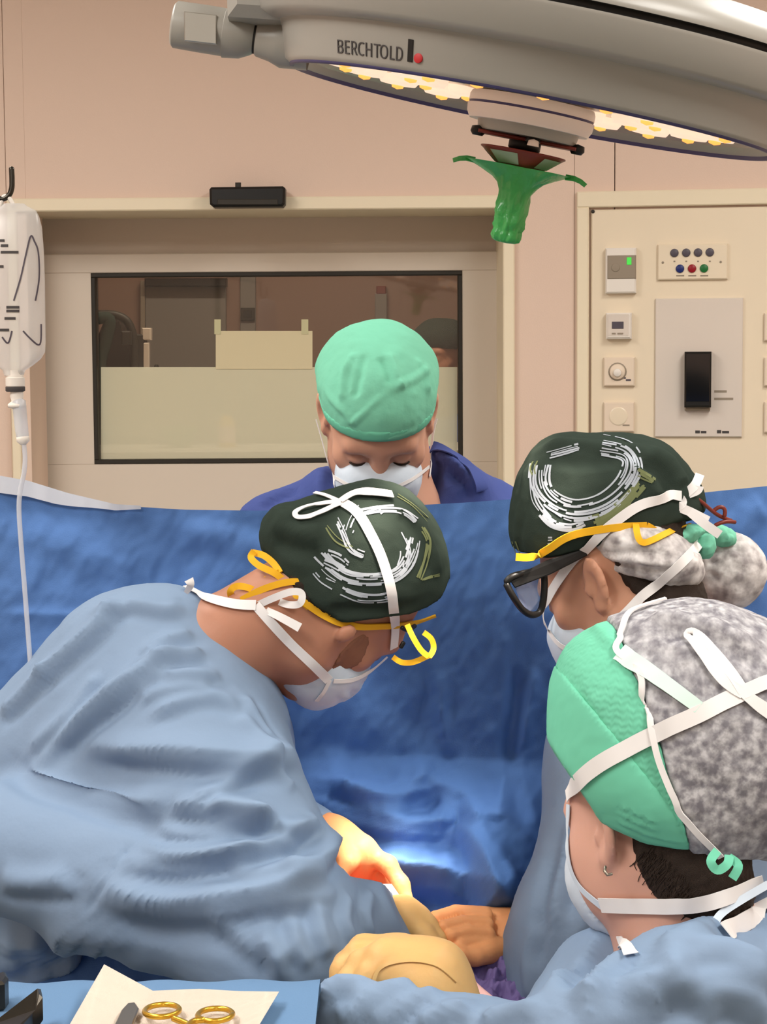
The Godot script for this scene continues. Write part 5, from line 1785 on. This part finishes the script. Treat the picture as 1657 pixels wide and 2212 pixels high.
	for v in nv + 1:
		for u in nu + 1:
			var d := 0.0
			for fo in fs:
				d += fo.at(rows[v][u], face)
			rows[v][u] += face * d
	var dr := put("surgical_drape", loft(rows), M.drape)
	tag(dr, "large blue surgical drape hung like a screen and lying in folds over the patient", "drape")
	# turned-over pale hem along the top edge at the left
	var hem := []
	for k in 2:
		var row := PackedVector3Array()
		for u in range(0, 90):
			var q: Vector3 = rows[0][u]
			var x := lerpf(-260, 1900, float(u) / nu)
			var drop := lerp_list([[-260, 40], [0, 36], [120, 30], [220, 14], [320, 3]], x) * 2.8 / F
			row.append(q + CX.basis.z * 0.006 - (Vector3(0, drop, 0) if k else Vector3(0, -0.002, 0)))
		hem.append(row)
	put("pale_hem", loft(hem), M.drape_hem, dr)

func operating_table() -> void:
	var c := P(900, 2000, 2.95)
	var t := thing("operating_table", Vector3(c.x, 0, c.z), "operating table hidden under the blue surgical drape", "table")
	put("top", box_mesh(Vector3(c.x, 0.76, c.z + 0.55), Vector3(0.5, 0.08, 0.7), 0.02), M.black, t)
	put("column", box_mesh(Vector3(c.x, 0.4, c.z + 0.55), Vector3(0.26, 0.68, 0.36), 0.02), M.steel, t)
	put("base", box_mesh(Vector3(c.x, 0.05, c.z + 0.55), Vector3(0.4, 0.1, 0.6), 0.02), M.steel, t)
	# the field: a lit swab and a purple towel between the hands
	var sw := PackedVector3Array([P(815, 1906, 2.485), P(846, 1906, 2.485), P(884, 1960, 2.475), P(874, 1976, 2.47), P(838, 1946, 2.475)])
	var s := put("swab", slab(sw, (CX.basis * Vector3(0, 0.8, 0.6)).normalized(), 0.012, 0.003), M.gauze)
	tag(s, "brightly lit white swab between the two gloved hands of the bent surgeon", "swab")
	# the patient's skin in the opening of the drape
	var pr := []
	for v in 13:
		var row := PackedVector3Array()
		for u in 33:
			var a := TAU * u / 32.0
			var rr := v / 12.0
			row.append(P(775, 1985, 2.50) + Vector3(cos(a) * 0.07 * rr, 0.028 * (1.0 - rr * rr) - 0.03 * exp(-rr * rr * 9.0), sin(a) * 0.075 * rr))
		pr.append(row)
	var pt := put("patient_skin", loft(pr), M.tissue)
	tag(pt, "reddish skin of the patient in the opening of the drape under the lit hand", "patient")
	var rows := []
	var n := FastNoiseLite.new()
	n.seed = 9
	n.frequency = 1.0
	for v in 41:
		var row := PackedVector3Array()
		for u in 51:
			var x := lerpf(930, 1180, u / 50.0)
			var y := lerpf(2040, 2260, v / 40.0)
			row.append(P(x, y, lerpf(2.47, 2.30, v / 40.0)) + CX.basis * Vector3(0, 1, 0.5) * (0.02 * n.get_noise_2d(x * 0.02, y * 0.03)))
		rows.append(row)
	s = put("surgical_towel", loft(rows), M.purple)
	tag(s, "crumpled purple towel under the orange gloved fist", "towel")
	s = put("suction_tube", tube(spline(PackedVector3Array([P(985, 2100, 2.32), P(1020, 2140, 2.29), P(1060, 2175, 2.26), P(1100, 2215, 2.23)]), 5), 0.011, 12), M.pink)
	tag(s, "pale pink tube running from the tan glove to the lower sleeve", "tube")

# ------------------------------------------------------------------ the surgical lamp
func lamp() -> void:
	var n := (CX.basis * Vector3(-0.19, -0.97, -0.15)).normalized()
	var y := -n
	var x := (CX.basis.x - y * y.dot(CX.basis.x)).normalized()
	var L := Transform3D(Basis(x, y, x.cross(y)), P(1150, 232, 2.26))
	var t := thing("surgical_lamp", L.origin, "big grey surgical lamp head hanging tilted over the operating field", "lamp")
	put("lower_shell", lathe([[0.272, 0.008], [0.278, -0.002], [0.286, -0.004], [0.286, -0.004], [0.292, 0.0], [0.302, 0.034], [0.306, 0.040], [0.306, 0.040], [0.316, 0.041], [0.330, 0.047], [0.340, 0.078], [0.340, 0.082]], 120, L), M.lamp_grey, t)
	put("groove", lathe([[0.340, 0.082], [0.335, 0.083], [0.335, 0.089], [0.342, 0.090]], 120, L), M.groove, t)
	put("upper_shell", lathe([[0.342, 0.090], [0.343, 0.095], [0.335, 0.112], [0.300, 0.128], [0.290, 0.130], [0.290, 0.130], [0.2, 0.145], [0.0, 0.15]], 120, L), M.lamp_grey, t)
	put("rim_gasket", lathe([[0.286, -0.004], [0.285, -0.007], [0.281, -0.007], [0.279, 0.004]], 120, L), M.blue_ring, t)
	put("reflector", lathe([[0.279, 0.004], [0.25, 0.014], [0.2, 0.018], [0.12, 0.016], [0.07, 0.01], [0.0, 0.01]], 96, L), M.reflector, t)
	var gm := StandardMaterial3D.new()
	gm.resource_name = "lamp_lens_glow"
	gm.albedo_color = Color(0.9, 0.85, 0.8)
	gm.emission_enabled = true
	gm.emission = Color(1.0, 0.86, 0.74)
	gm.emission_energy_multiplier = 0.42
	var om := StandardMaterial3D.new()
	om.resource_name = "lamp_bulb_glow"
	om.albedo_color = Color(1.0, 0.75, 0.45)
	om.emission_enabled = true
	om.emission = Color(1.0, 0.62, 0.28)
	om.emission_energy_multiplier = 0.7
	for ring in 2:
		var cnt := 12 if ring == 0 else 20
		var rr := 0.145 if ring == 0 else 0.225
		for i in cnt:
			var a := TAU * (i + 0.5 * ring) / cnt
			var c := L * Vector3(cos(a) * rr, 0.006, sin(a) * rr)
			put("lens_lamp", lathe([[0.0, -0.002], [0.022, 0.0], [0.026, 0.006], [0.026, 0.012]], 20, Transform3D(L.basis, c)), gm, t)
			put("bulb", lathe([[0.0, -0.006], [0.007, -0.004], [0.008, 0.0]], 12, Transform3D(L.basis, c)), om, t)
	for i in 6:
		var a := TAU * i / 6.0
		var s := SpotLight3D.new()
		s.name = "surgical_spot"
		s.light_color = Color(1.0, 0.93, 0.86)
		s.light_energy = 0.8
		s.spot_range = 6.0
		s.spot_angle = 6.0
		s.spot_angle_attenuation = 0.9
		s.light_size = 0.03
		s.shadow_enabled = true
		add_child(s, true)
		var from := L * Vector3(cos(a) * 0.2, -0.025, sin(a) * 0.2)
		s.look_at_from_position(from, P(840, 1900, 2.53), Vector3(0, 0, 1))
	var K := L * Transform3D(Basis.from_scale(Vector3(1, 0.74, 1)), Vector3.ZERO)
	# hub and handle
	put("hub_ring", lathe([[0.0, 0.01], [0.072, 0.01], [0.072, 0.01], [0.074, 0.004], [0.074, -0.006], [0.074, -0.006], [0.0, -0.006]], 64, K), M.lamp_white, t)
	put("hub_line", lathe([[0.0735, -0.006], [0.0735, -0.010]], 64, K), M.blue_ring, t)
	put("hub_ring", lathe([[0.075, -0.010], [0.075, -0.010], [0.074, -0.022], [0.070, -0.032], [0.070, -0.032], [0.0, -0.032]], 64, K), M.lamp_white, t)
	put("hub_plate", lathe([[0.060, -0.032], [0.058, -0.046], [0.056, -0.048], [0.056, -0.048], [0.0, -0.048]], 64, K), M.lamp_grey, t)
	put("cross_bar", join([box_mesh(K * Vector3(0, -0.052, 0.012), Vector3(0.115, 0.004, 0.03), 0.0015, L.basis)]), M.rust, t)
	for q in [[-0.057, 0.012], [0.06, 0.012], [0.006, 0.034]]:
		put("knob", lathe([[0.0, 0.006], [0.008, 0.004], [0.009, -0.002], [0.006, -0.006], [0.0, -0.006]], 16, Transform3D(L.basis, K * Vector3(q[0], -0.051, q[1]))), M.black, t)
	put("stud", lathe([[0.0, -0.036], [0.006, -0.038], [0.007, -0.044]], 16, Transform3D(L.basis, K * Vector3(0.006, -0.002, 0.05))), M.lamp_white, t)
	put("handle_neck", lathe([[0.017, -0.048], [0.019, -0.056], [0.019, -0.066], [0.015, -0.07]], 24, K), M.black, t)
	put("handle_guard", lathe([[0.0, -0.068], [0.050, -0.070], [0.0505, -0.072], [0.048, -0.074], [0.026, -0.096], [0.0, -0.098]], 48, K), M.rust, t)
	for k in 4:
		var a := k * TAU / 4 + 0.95
		var pl := []
		for v in 2:
			var row := PackedVector3Array()
			for u in 7:
				var an := a + (u - 3) * (0.14 if v == 0 else 0.16)
				var rr := 0.0462 if v == 0 else 0.0305
				row.append(K * Vector3(cos(an) * rr, -0.0764 if v == 0 else -0.0928, -sin(an) * rr))
			pl.append(row)
		put("guard_label", loft(pl), M.tan_label, t)
	# green sterile cover: a collar with two drawn-out corners, a crumpled sleeve
	var nz := FastNoiseLite.new()
	nz.seed = 4
	nz.frequency = 1.0
	var wob := func(a: float, r: float, h: float) -> float:
		var fl := clampf((h + 0.135) / 0.04, 0.0, 1.0)
		return r + fl * fl * (0.030 * pow(absf(cos(a + 0.15)), 3.0) + 0.004 * sin(a * 5.0)) + 0.0055 * nz.get_noise_3d(cos(a) * 1.6, h * 40.0, sin(a) * 1.6) * clampf((-h - 0.1) / 0.02, 0.3, 1.0)
	var prof := []
	for q in [[0.033, -0.095], [0.034, -0.0955], [0.032, -0.099], [0.028, -0.106], [0.0235, -0.115], [0.021, -0.124], [0.0195, -0.135], [0.0185, -0.145], [0.0185, -0.155], [0.0185, -0.165], [0.0185, -0.172], [0.0185, -0.18], [0.018, -0.188], [0.0165, -0.194], [0.0175, -0.199], [0.018, -0.205], [0.016, -0.211], [0.011, -0.214], [0.0, -0.215]]:
		prof.append(q)
	var hb := K
	put("handle_cover", lathe(prof, 72, hb, wob), M.green_film, t)
	for s in [-0.15, PI - 0.15]:
		var cp := PackedVector3Array()
		var cn := PackedVector3Array()
		for e in [[0.054, -0.097], [0.064, -0.0965], [0.072, -0.099], [0.079, -0.104]]:
			cp.append(K * Vector3(cos(s) * e[0], e[1], -sin(s) * e[0]))
			cn.append((L.basis.y + L.basis.z).normalized())
		put("cover_corner", ribbon(cp, cn, [0.009, 0.006], 0.0012), M.green_film, t)
	# joint and yoke at the left end
	var a0 := P(374, 52, 2.26)
	var ax := (P(560, 82, 2.26) - a0)
	var J0 := Transform3D(Basis(Quaternion(Vector3.UP, ax.normalized())), a0)
	var k := 2.26 / F
	put("joint_housing", lathe([[0.0, 0.0], [44 * k, 0.0], [50 * k, 6 * k], [51 * k, 60 * k], [51 * k, 112 * k], [51 * k, 112 * k], [54 * k, 114 * k], [50 * k, 150 * k], [40 * k, 172 * k], [36 * k, 178 * k]], 48, J0), M.lamp_grey, t)
	put("joint_ring", lathe([[36 * k, 176 * k], [35 * k, 178 * k], [35 * k, 182 * k], [37 * k, 183 * k]], 48, J0), M.groove, t)
	put("joint_neck", lathe([[37 * k, 183 * k], [40 * k, 186 * k], [46 * k, 215 * k], [56 * k, 240 * k], [52 * k, 300 * k]], 48, J0), M.lamp_grey, t)
	var lp := PackedVector3Array()
	for q in [[398, 88], [398, 24], [468, 32], [468, 96]]:
		lp.append(P(q[0], q[1], 2.26 - 0.029))
	put("joint_label", slab(lp, CX.basis.z, 0.004, 0.001), M.lamp_metal, t)
	var yk := PackedVector3Array()
	for q in [[490, 30], [486, -90], [760, -90], [760, 62], [640, 40], [580, 36]]:
		yk.append(P(q[0], q[1], 2.20))
	put("yoke", slab(yk, CX.basis.z, 0.12, 0.012), M.lamp_grey, t)
	var up := a0 + CX.basis.x * 0.05
	put("arm", tube(PackedVector3Array([P(540, -60, 2.26), P(520, -260, 2.26), P(520, -420, 2.26), Vector3(P(520, -420, 2.26).x, 3.0, P(520, -420, 2.26).z)]), 0.035, 20), M.lamp_grey, t)
	# the lettering round the lower shell
	var tx := TextMesh.new()
	var sf := SystemFont.new()
	sf.font_names = PackedStringArray(["Droid Sans"])
	tx.font = sf
	tx.text = "BERCHTOLD"
	tx.font_size = 24
	tx.pixel_size = 0.001
	tx.depth = 0.004
	var bb := tx.get_aabb()
	var want := 0.0215
	var sc := want / bb.size.y
	var lets := bend(tx, L, sc, 1.06, bb, -0.229, 0.004)
	put("lettering", lets, M.ink, t)
	var q0 := lamp_point(L, 0.0, 0.0, 0.0)
	var bm := []
	var pl2 := PackedVector3Array()
	for e in [[-0.1535, 0.0045], [-0.1535, 0.0265], [-0.1485, 0.0265], [-0.1485, 0.0045]]:
		pl2.append(lamp_point(L, e[0], e[1], 0.0012))
	put("logo_bar", slab(pl2, (lamp_point(L, -0.151, 0.015, 0.01) - lamp_point(L, -0.151, 0.015, 0.0)).normalized(), 0.002), M.groove, t)
	var dn := (lamp_point(L, -0.142, 0.009, 0.01) - lamp_point(L, -0.142, 0.009, 0.0)).normalized()
	var db := Basis(dn.cross(Vector3.UP).normalized(), dn, Vector3.ZERO)
	db.z = db.x.cross(db.y)
	put("logo_dot", lathe([[0.0, 0.001], [0.0048, 0.001], [0.0052, 0.0], [0.0052, -0.001]], 20, Transform3D(db, lamp_point(L, -0.1425, 0.0095, 0.0005))), M.red, t)

# a point on the lamp's lower shell: sideways distance from the middle as seen from the front, height over the glass plane, lift
func lamp_point(L: Transform3D, sx: float, h: float, lift: float) -> Vector3:
	var r := lerpf(0.292, 0.302, clampf(h / 0.034, 0.0, 1.0)) + lift
	var a := asin(clampf(sx / 0.297, -1.0, 1.0))
	return L * Vector3(sin(a) * r, h, cos(a) * r)
func bend(tx: TextMesh, L: Transform3D, sc: float, stretch: float, bb: AABB, x0: float, h0: float) -> ArrayMesh:
	var ar := tx.get_mesh_arrays()
	var v: PackedVector3Array = ar[Mesh.ARRAY_VERTEX]
	var wid := 0.070
	for i in v.size():
		var q := v[i] - bb.position
		v[i] = lamp_point(L, x0 + q.x / bb.size.x * wid, h0 + q.y / bb.size.y * 0.0135, 0.0002 + q.z * 0.2)
	var o := []
	o.resize(Mesh.ARRAY_MAX)
	o[Mesh.ARRAY_VERTEX] = v
	o[Mesh.ARRAY_INDEX] = ar[Mesh.ARRAY_INDEX]
	var m := ArrayMesh.new()
	m.add_surface_from_arrays(Mesh.PRIMITIVE_TRIANGLES, o)
	return m

# ------------------------------------------------------------------ infusion
func infusion() -> void:
	var d := 2.55
	var t := thing("drip_stand", P(24, 360, d), "dark steel hook of a drip stand at the upper left", "stand")
	var hp := PackedVector3Array()
	for q in [[25, 363], [26, 390], [25, 408], [19, 422], [5, 430], [-12, 424], [-18, 405], [-18, 335]]:
		hp.append(P(q[0], q[1], d))
	put("hook", tube(spline(hp, 5), 0.0036, 10), M.dark_steel, t)
	put("rail", tube(PackedVector3Array([P(-10, 332, d), P(-260, 300, d + 0.1)]), 0.006, 10), M.steel, t)
	var pb := P(-260, 300, d + 0.1)
	put("pole", tube(PackedVector3Array([Vector3(pb.x, 0.06, pb.z), Vector3(pb.x, 2.1, pb.z)]), 0.013, 14), M.steel, t)
	put("foot", lathe([[0.0, 0.08], [0.05, 0.07], [0.26, 0.03], [0.26, 0.0], [0.0, 0.0]], 40, Transform3D(Basis(), Vector3(pb.x, 0, pb.z))), M.steel, t)
	var b := thing("infusion_bag", P(30, 620, d), "clear infusion bag with dark print hanging from the steel hook", "bag")
	var rows := []
	for q in [[440, 22, 6], [446, 30, 8], [455, 48, 14], [466, 54, 20], [490, 60, 26], [540, 64, 32], [600, 66, 34], [680, 67, 34], [735, 68, 32], [760, 67, 28], [775, 58, 24], [788, 42, 22], [800, 24, 20], [812, 20, 19]]:
		var row := PackedVector3Array()
		for s in 40:
			var a := TAU * s / 40
			var cx := signf(cos(a)) * pow(absf(cos(a)), 0.75)
			var sx := signf(sin(a)) * pow(absf(sin(a)), 0.75)
			row.append(P(30 + cx * q[1], q[0], d) + CX.basis.z * (sx * q[2] * d / F))
		rows.append(row)
	var bagm := loft(rows, true, true)
	put("bag_body", bagm, M.bag, b)
	var tms := tm([bagm])
	var pr := []
	for q in [[0, 520, 10, 520], [2, 531, 18, 531], [2, 545, 40, 545], [0, 576, 8, 576], [14, 664, 42, 664], [14, 672, 42, 672], [10, 688, 34, 688], [0, 713, 20, 713], [-25, 545, -8, 545], [-25, 664, 0, 664]]:
		pr.append(strap(tms, [[q[0], q[1]], [(q[0] + q[2]) / 2.0, q[1]], [q[2], q[3]]], 0.0035, 0.0008, 0.0004))
	for q in pr:
		put("print", q, M.ink, b)
	var sm := []
	for q in [[[30, 650], [45, 600], [55, 555], [66, 510], [74, 522], [82, 545], [84, 600], [76, 650]], [[5, 728], [18, 742], [26, 715]], [[50, 715], [66, 732], [86, 745], [88, 700]]]:
		sm.append(strap(tms, q, 0.0022, 0.0008, 0.0004))
	for q in sm:
		put("moulded_line", q, M.button_grey, b)
	put("hanger", tube(spline(PackedVector3Array([P(0, 446, d), P(8, 425, d), P(20, 428, d), P(30, 446, d)]), 4), 0.003, 8), M.white, b)
	put("port", lathe([[0.0, 0.0], [0.012, 0.0], [0.0125, 0.002], [0.0125, 0.012], [0.0125, 0.012], [0.011, 0.013], [0.011, 0.022]], 24, Transform3D(Basis(), P(33, 836, d))), M.white, b)
	put("port_ring", lathe([[0.0115, -0.006], [0.0128, -0.005], [0.0128, 0.0], [0.0115, 0.001]], 24, Transform3D(Basis(), P(33, 836, d))), M.ink, b)
	var dr := thing("drip_line", P(40, 900, d), "clear drip chamber and thin tube hanging in front of the blue drape", "tube")
	put("spike", lathe([[0.008, 0.0], [0.009, -0.01], [0.007, -0.016], [0.012, -0.02], [0.012, -0.024], [0.006, -0.026]], 20, Transform3D(Basis(), P(36, 840, d))), M.white, dr)
	put("drip_chamber", tube(PackedVector3Array([P(40, 868, d), P(42, 880, d), P(47, 930, d), P(49, 944, d)]), [0.0095, 0.009, 0.0085, 0.0075], 16), M.clear_tube, dr)
	put("chamber_end", tube(PackedVector3Array([P(49, 944, d), P(50, 953, d)]), 0.0085, 14), M.white, dr)
	var lp := PackedVector3Array()
	for q in [[50, 950], [54, 985], [52, 1020], [44, 1060], [41, 1100], [46, 1180], [54, 1280], [60, 1360], [66, 1440], [75, 1560], [90, 1700]]:
		lp.append(P(q[0], q[1], d))
	put("tube", tube(spline(lp, 6), 0.0032, 10), M.clear_tube, dr)

# ------------------------------------------------------------------ instruments in front
func instrument_table() -> void:
	var h := 1.06
	var c := H(250, 2190, h)
	var t := thing("instrument_table", Vector3(c.x, 0, c.z), "instrument table under a blue cloth at the near edge", "table")
	var f0 := H(-300, 2104, h)
	var f1 := H(692, 2108, h)
	var zf := (f0.z + f1.z) / 2
	var rows := []
	for q in [[0.30, 0.0], [0.05, 0.0], [0.012, 0.003], [0.0, 0.014], [0.002, 0.1], [0.006, 0.3]]:
		var row := PackedVector3Array()
		for s in 60:
			var x := lerpf(f0.x - 0.1, f1.x, s / 59.0)
			row.append(Vector3(x, h - q[1] - 0.0015 * sin(s * 0.7), zf + q[0] + 0.006 * sin(s * 0.5) * q[1] * 6.0))
		rows.append(row)
	put("cloth", loft(rows), M.table_cloth, t)
	put("top", box_mesh(Vector3((f0.x + f1.x) / 2 - 0.05, h - 0.02, zf + 0.17), Vector3(f1.x - f0.x + 0.08, 0.024, 0.3), 0.003), M.steel, t)
	for s in [[0.0, 0.05], [1.0, 0.05], [0.0, 0.29], [1.0, 0.29]]:
		var x := lerpf(f0.x - 0.05, f1.x - 0.06, s[0])
		put("leg", tube(PackedVector3Array([Vector3(x, 0.0, zf + s[1]), Vector3(x, h - 0.03, zf + s[1])]), 0.012, 12), M.steel, t)
	# a sheet of ribbed gauze
	var e := [[[225, 2083], [330, 2140], [430, 2136], [520, 2141], [603, 2142]], [[150, 2214], [260, 2214], [360, 2214], [470, 2214], [560, 2214]], [[100, 2290], [220, 2290], [340, 2290], [450, 2290], [545, 2290]]]
	rows = []
	for v in 25:
		var row := PackedVector3Array()
		for u in 41:
			var fu := u / 40.0 * 4.0
			var i := mini(int(fu), 3)
			var k := v / 24.0 * 2.0
			var j := mini(int(k), 1)
			var a := Vector2(e[j][i][0], e[j][i][1]).lerp(Vector2(e[j][i + 1][0], e[j][i + 1][1]), fu - i)
			var b := Vector2(e[j + 1][i][0], e[j + 1][i][1]).lerp(Vector2(e[j + 1][i + 1][0], e[j + 1][i + 1][1]), fu - i)
			var q := a.lerp(b, k - j)
			var lift := 0.012 + 0.02 * maxf(0.0, 1.0 - fu) * maxf(0.0, 1.0 - k)
			row.append(H(q.x, q.y, h + lift + 0.0008 * sin(q.x * 0.55)))
		rows.append(row)
	var g := put("gauze_sheet", loft(rows), M.gauze)
	tag(g, "cream ribbed gauze sheet lying on the blue instrument table", "gauze")
	# instruments
	var hh := h + 0.016
	var s := thing("scissors", H(410, 2185, hh), "pair of scissors with two gold ring handles on the gauze", "scissors")
	for q in [[350, 2183, 34], [465, 2192, 34]]:
		var lp := PackedVector3Array()
		for i in 25:
			var a := TAU * i / 24
			var cc := H(q[0], q[1], hh + 0.004)
			lp.append(cc + Vector3(cos(a) * 0.0165, 0.0015 * sin(a), sin(a) * 0.022))
		put("ring", tube(lp, 0.0028, 10), M.gold, s)
	put("shank", tube(spline(PackedVector3Array([H(375, 2200, hh + 0.004), H(395, 2208, hh + 0.004), H(425, 2225, hh + 0.004), H(450, 2270, hh + 0.004)]), 4), 0.0032, 10), M.gold, s)
	put("shank", tube(spline(PackedVector3Array([H(440, 2203, hh + 0.006), H(415, 2208, hh + 0.006), H(400, 2230, hh + 0.006), H(390, 2270, hh + 0.006)]), 4), 0.0032, 10), M.gold, s)
	s = put("scalpel_handle", slab(PackedVector3Array([H(238, 2230, hh + 0.004), H(262, 2180, hh + 0.004), H(275, 2166, hh + 0.004), H(292, 2164, hh + 0.004), H(300, 2176, hh + 0.004), H(280, 2230, hh + 0.004)]), Vector3.UP, 0.004, 0.0012), M.steel)
	tag(s, "flat grey scalpel handle lying on the gauze beside the scissors", "scalpel")
	s = put("retractor", slab(PackedVector3Array([H(-60, 2260, h + 0.03), H(-30, 2215, h + 0.03), H(60, 2150, h + 0.035), H(88, 2130, h + 0.04), H(92, 2148, h + 0.04), H(70, 2180, h + 0.03), H(20, 2240, h + 0.03)]), Vector3.UP, 0.025, 0.003), M.dark_steel)
	tag(s, "dark curved steel retractor lying on the blue cloth left of the gauze", "retractor")
	s = put("clamp_end", slab(PackedVector3Array([H(-40, 2130, h + 0.03), H(-20, 2105, h + 0.03), H(12, 2095, h + 0.03), H(18, 2108, h + 0.03), H(10, 2120, h + 0.03)]), Vector3.UP, 0.028, 0.003), M.dark_steel)
	tag(s, "dark clamp end on the blue cloth at the left edge behind the retractor", "clamp")
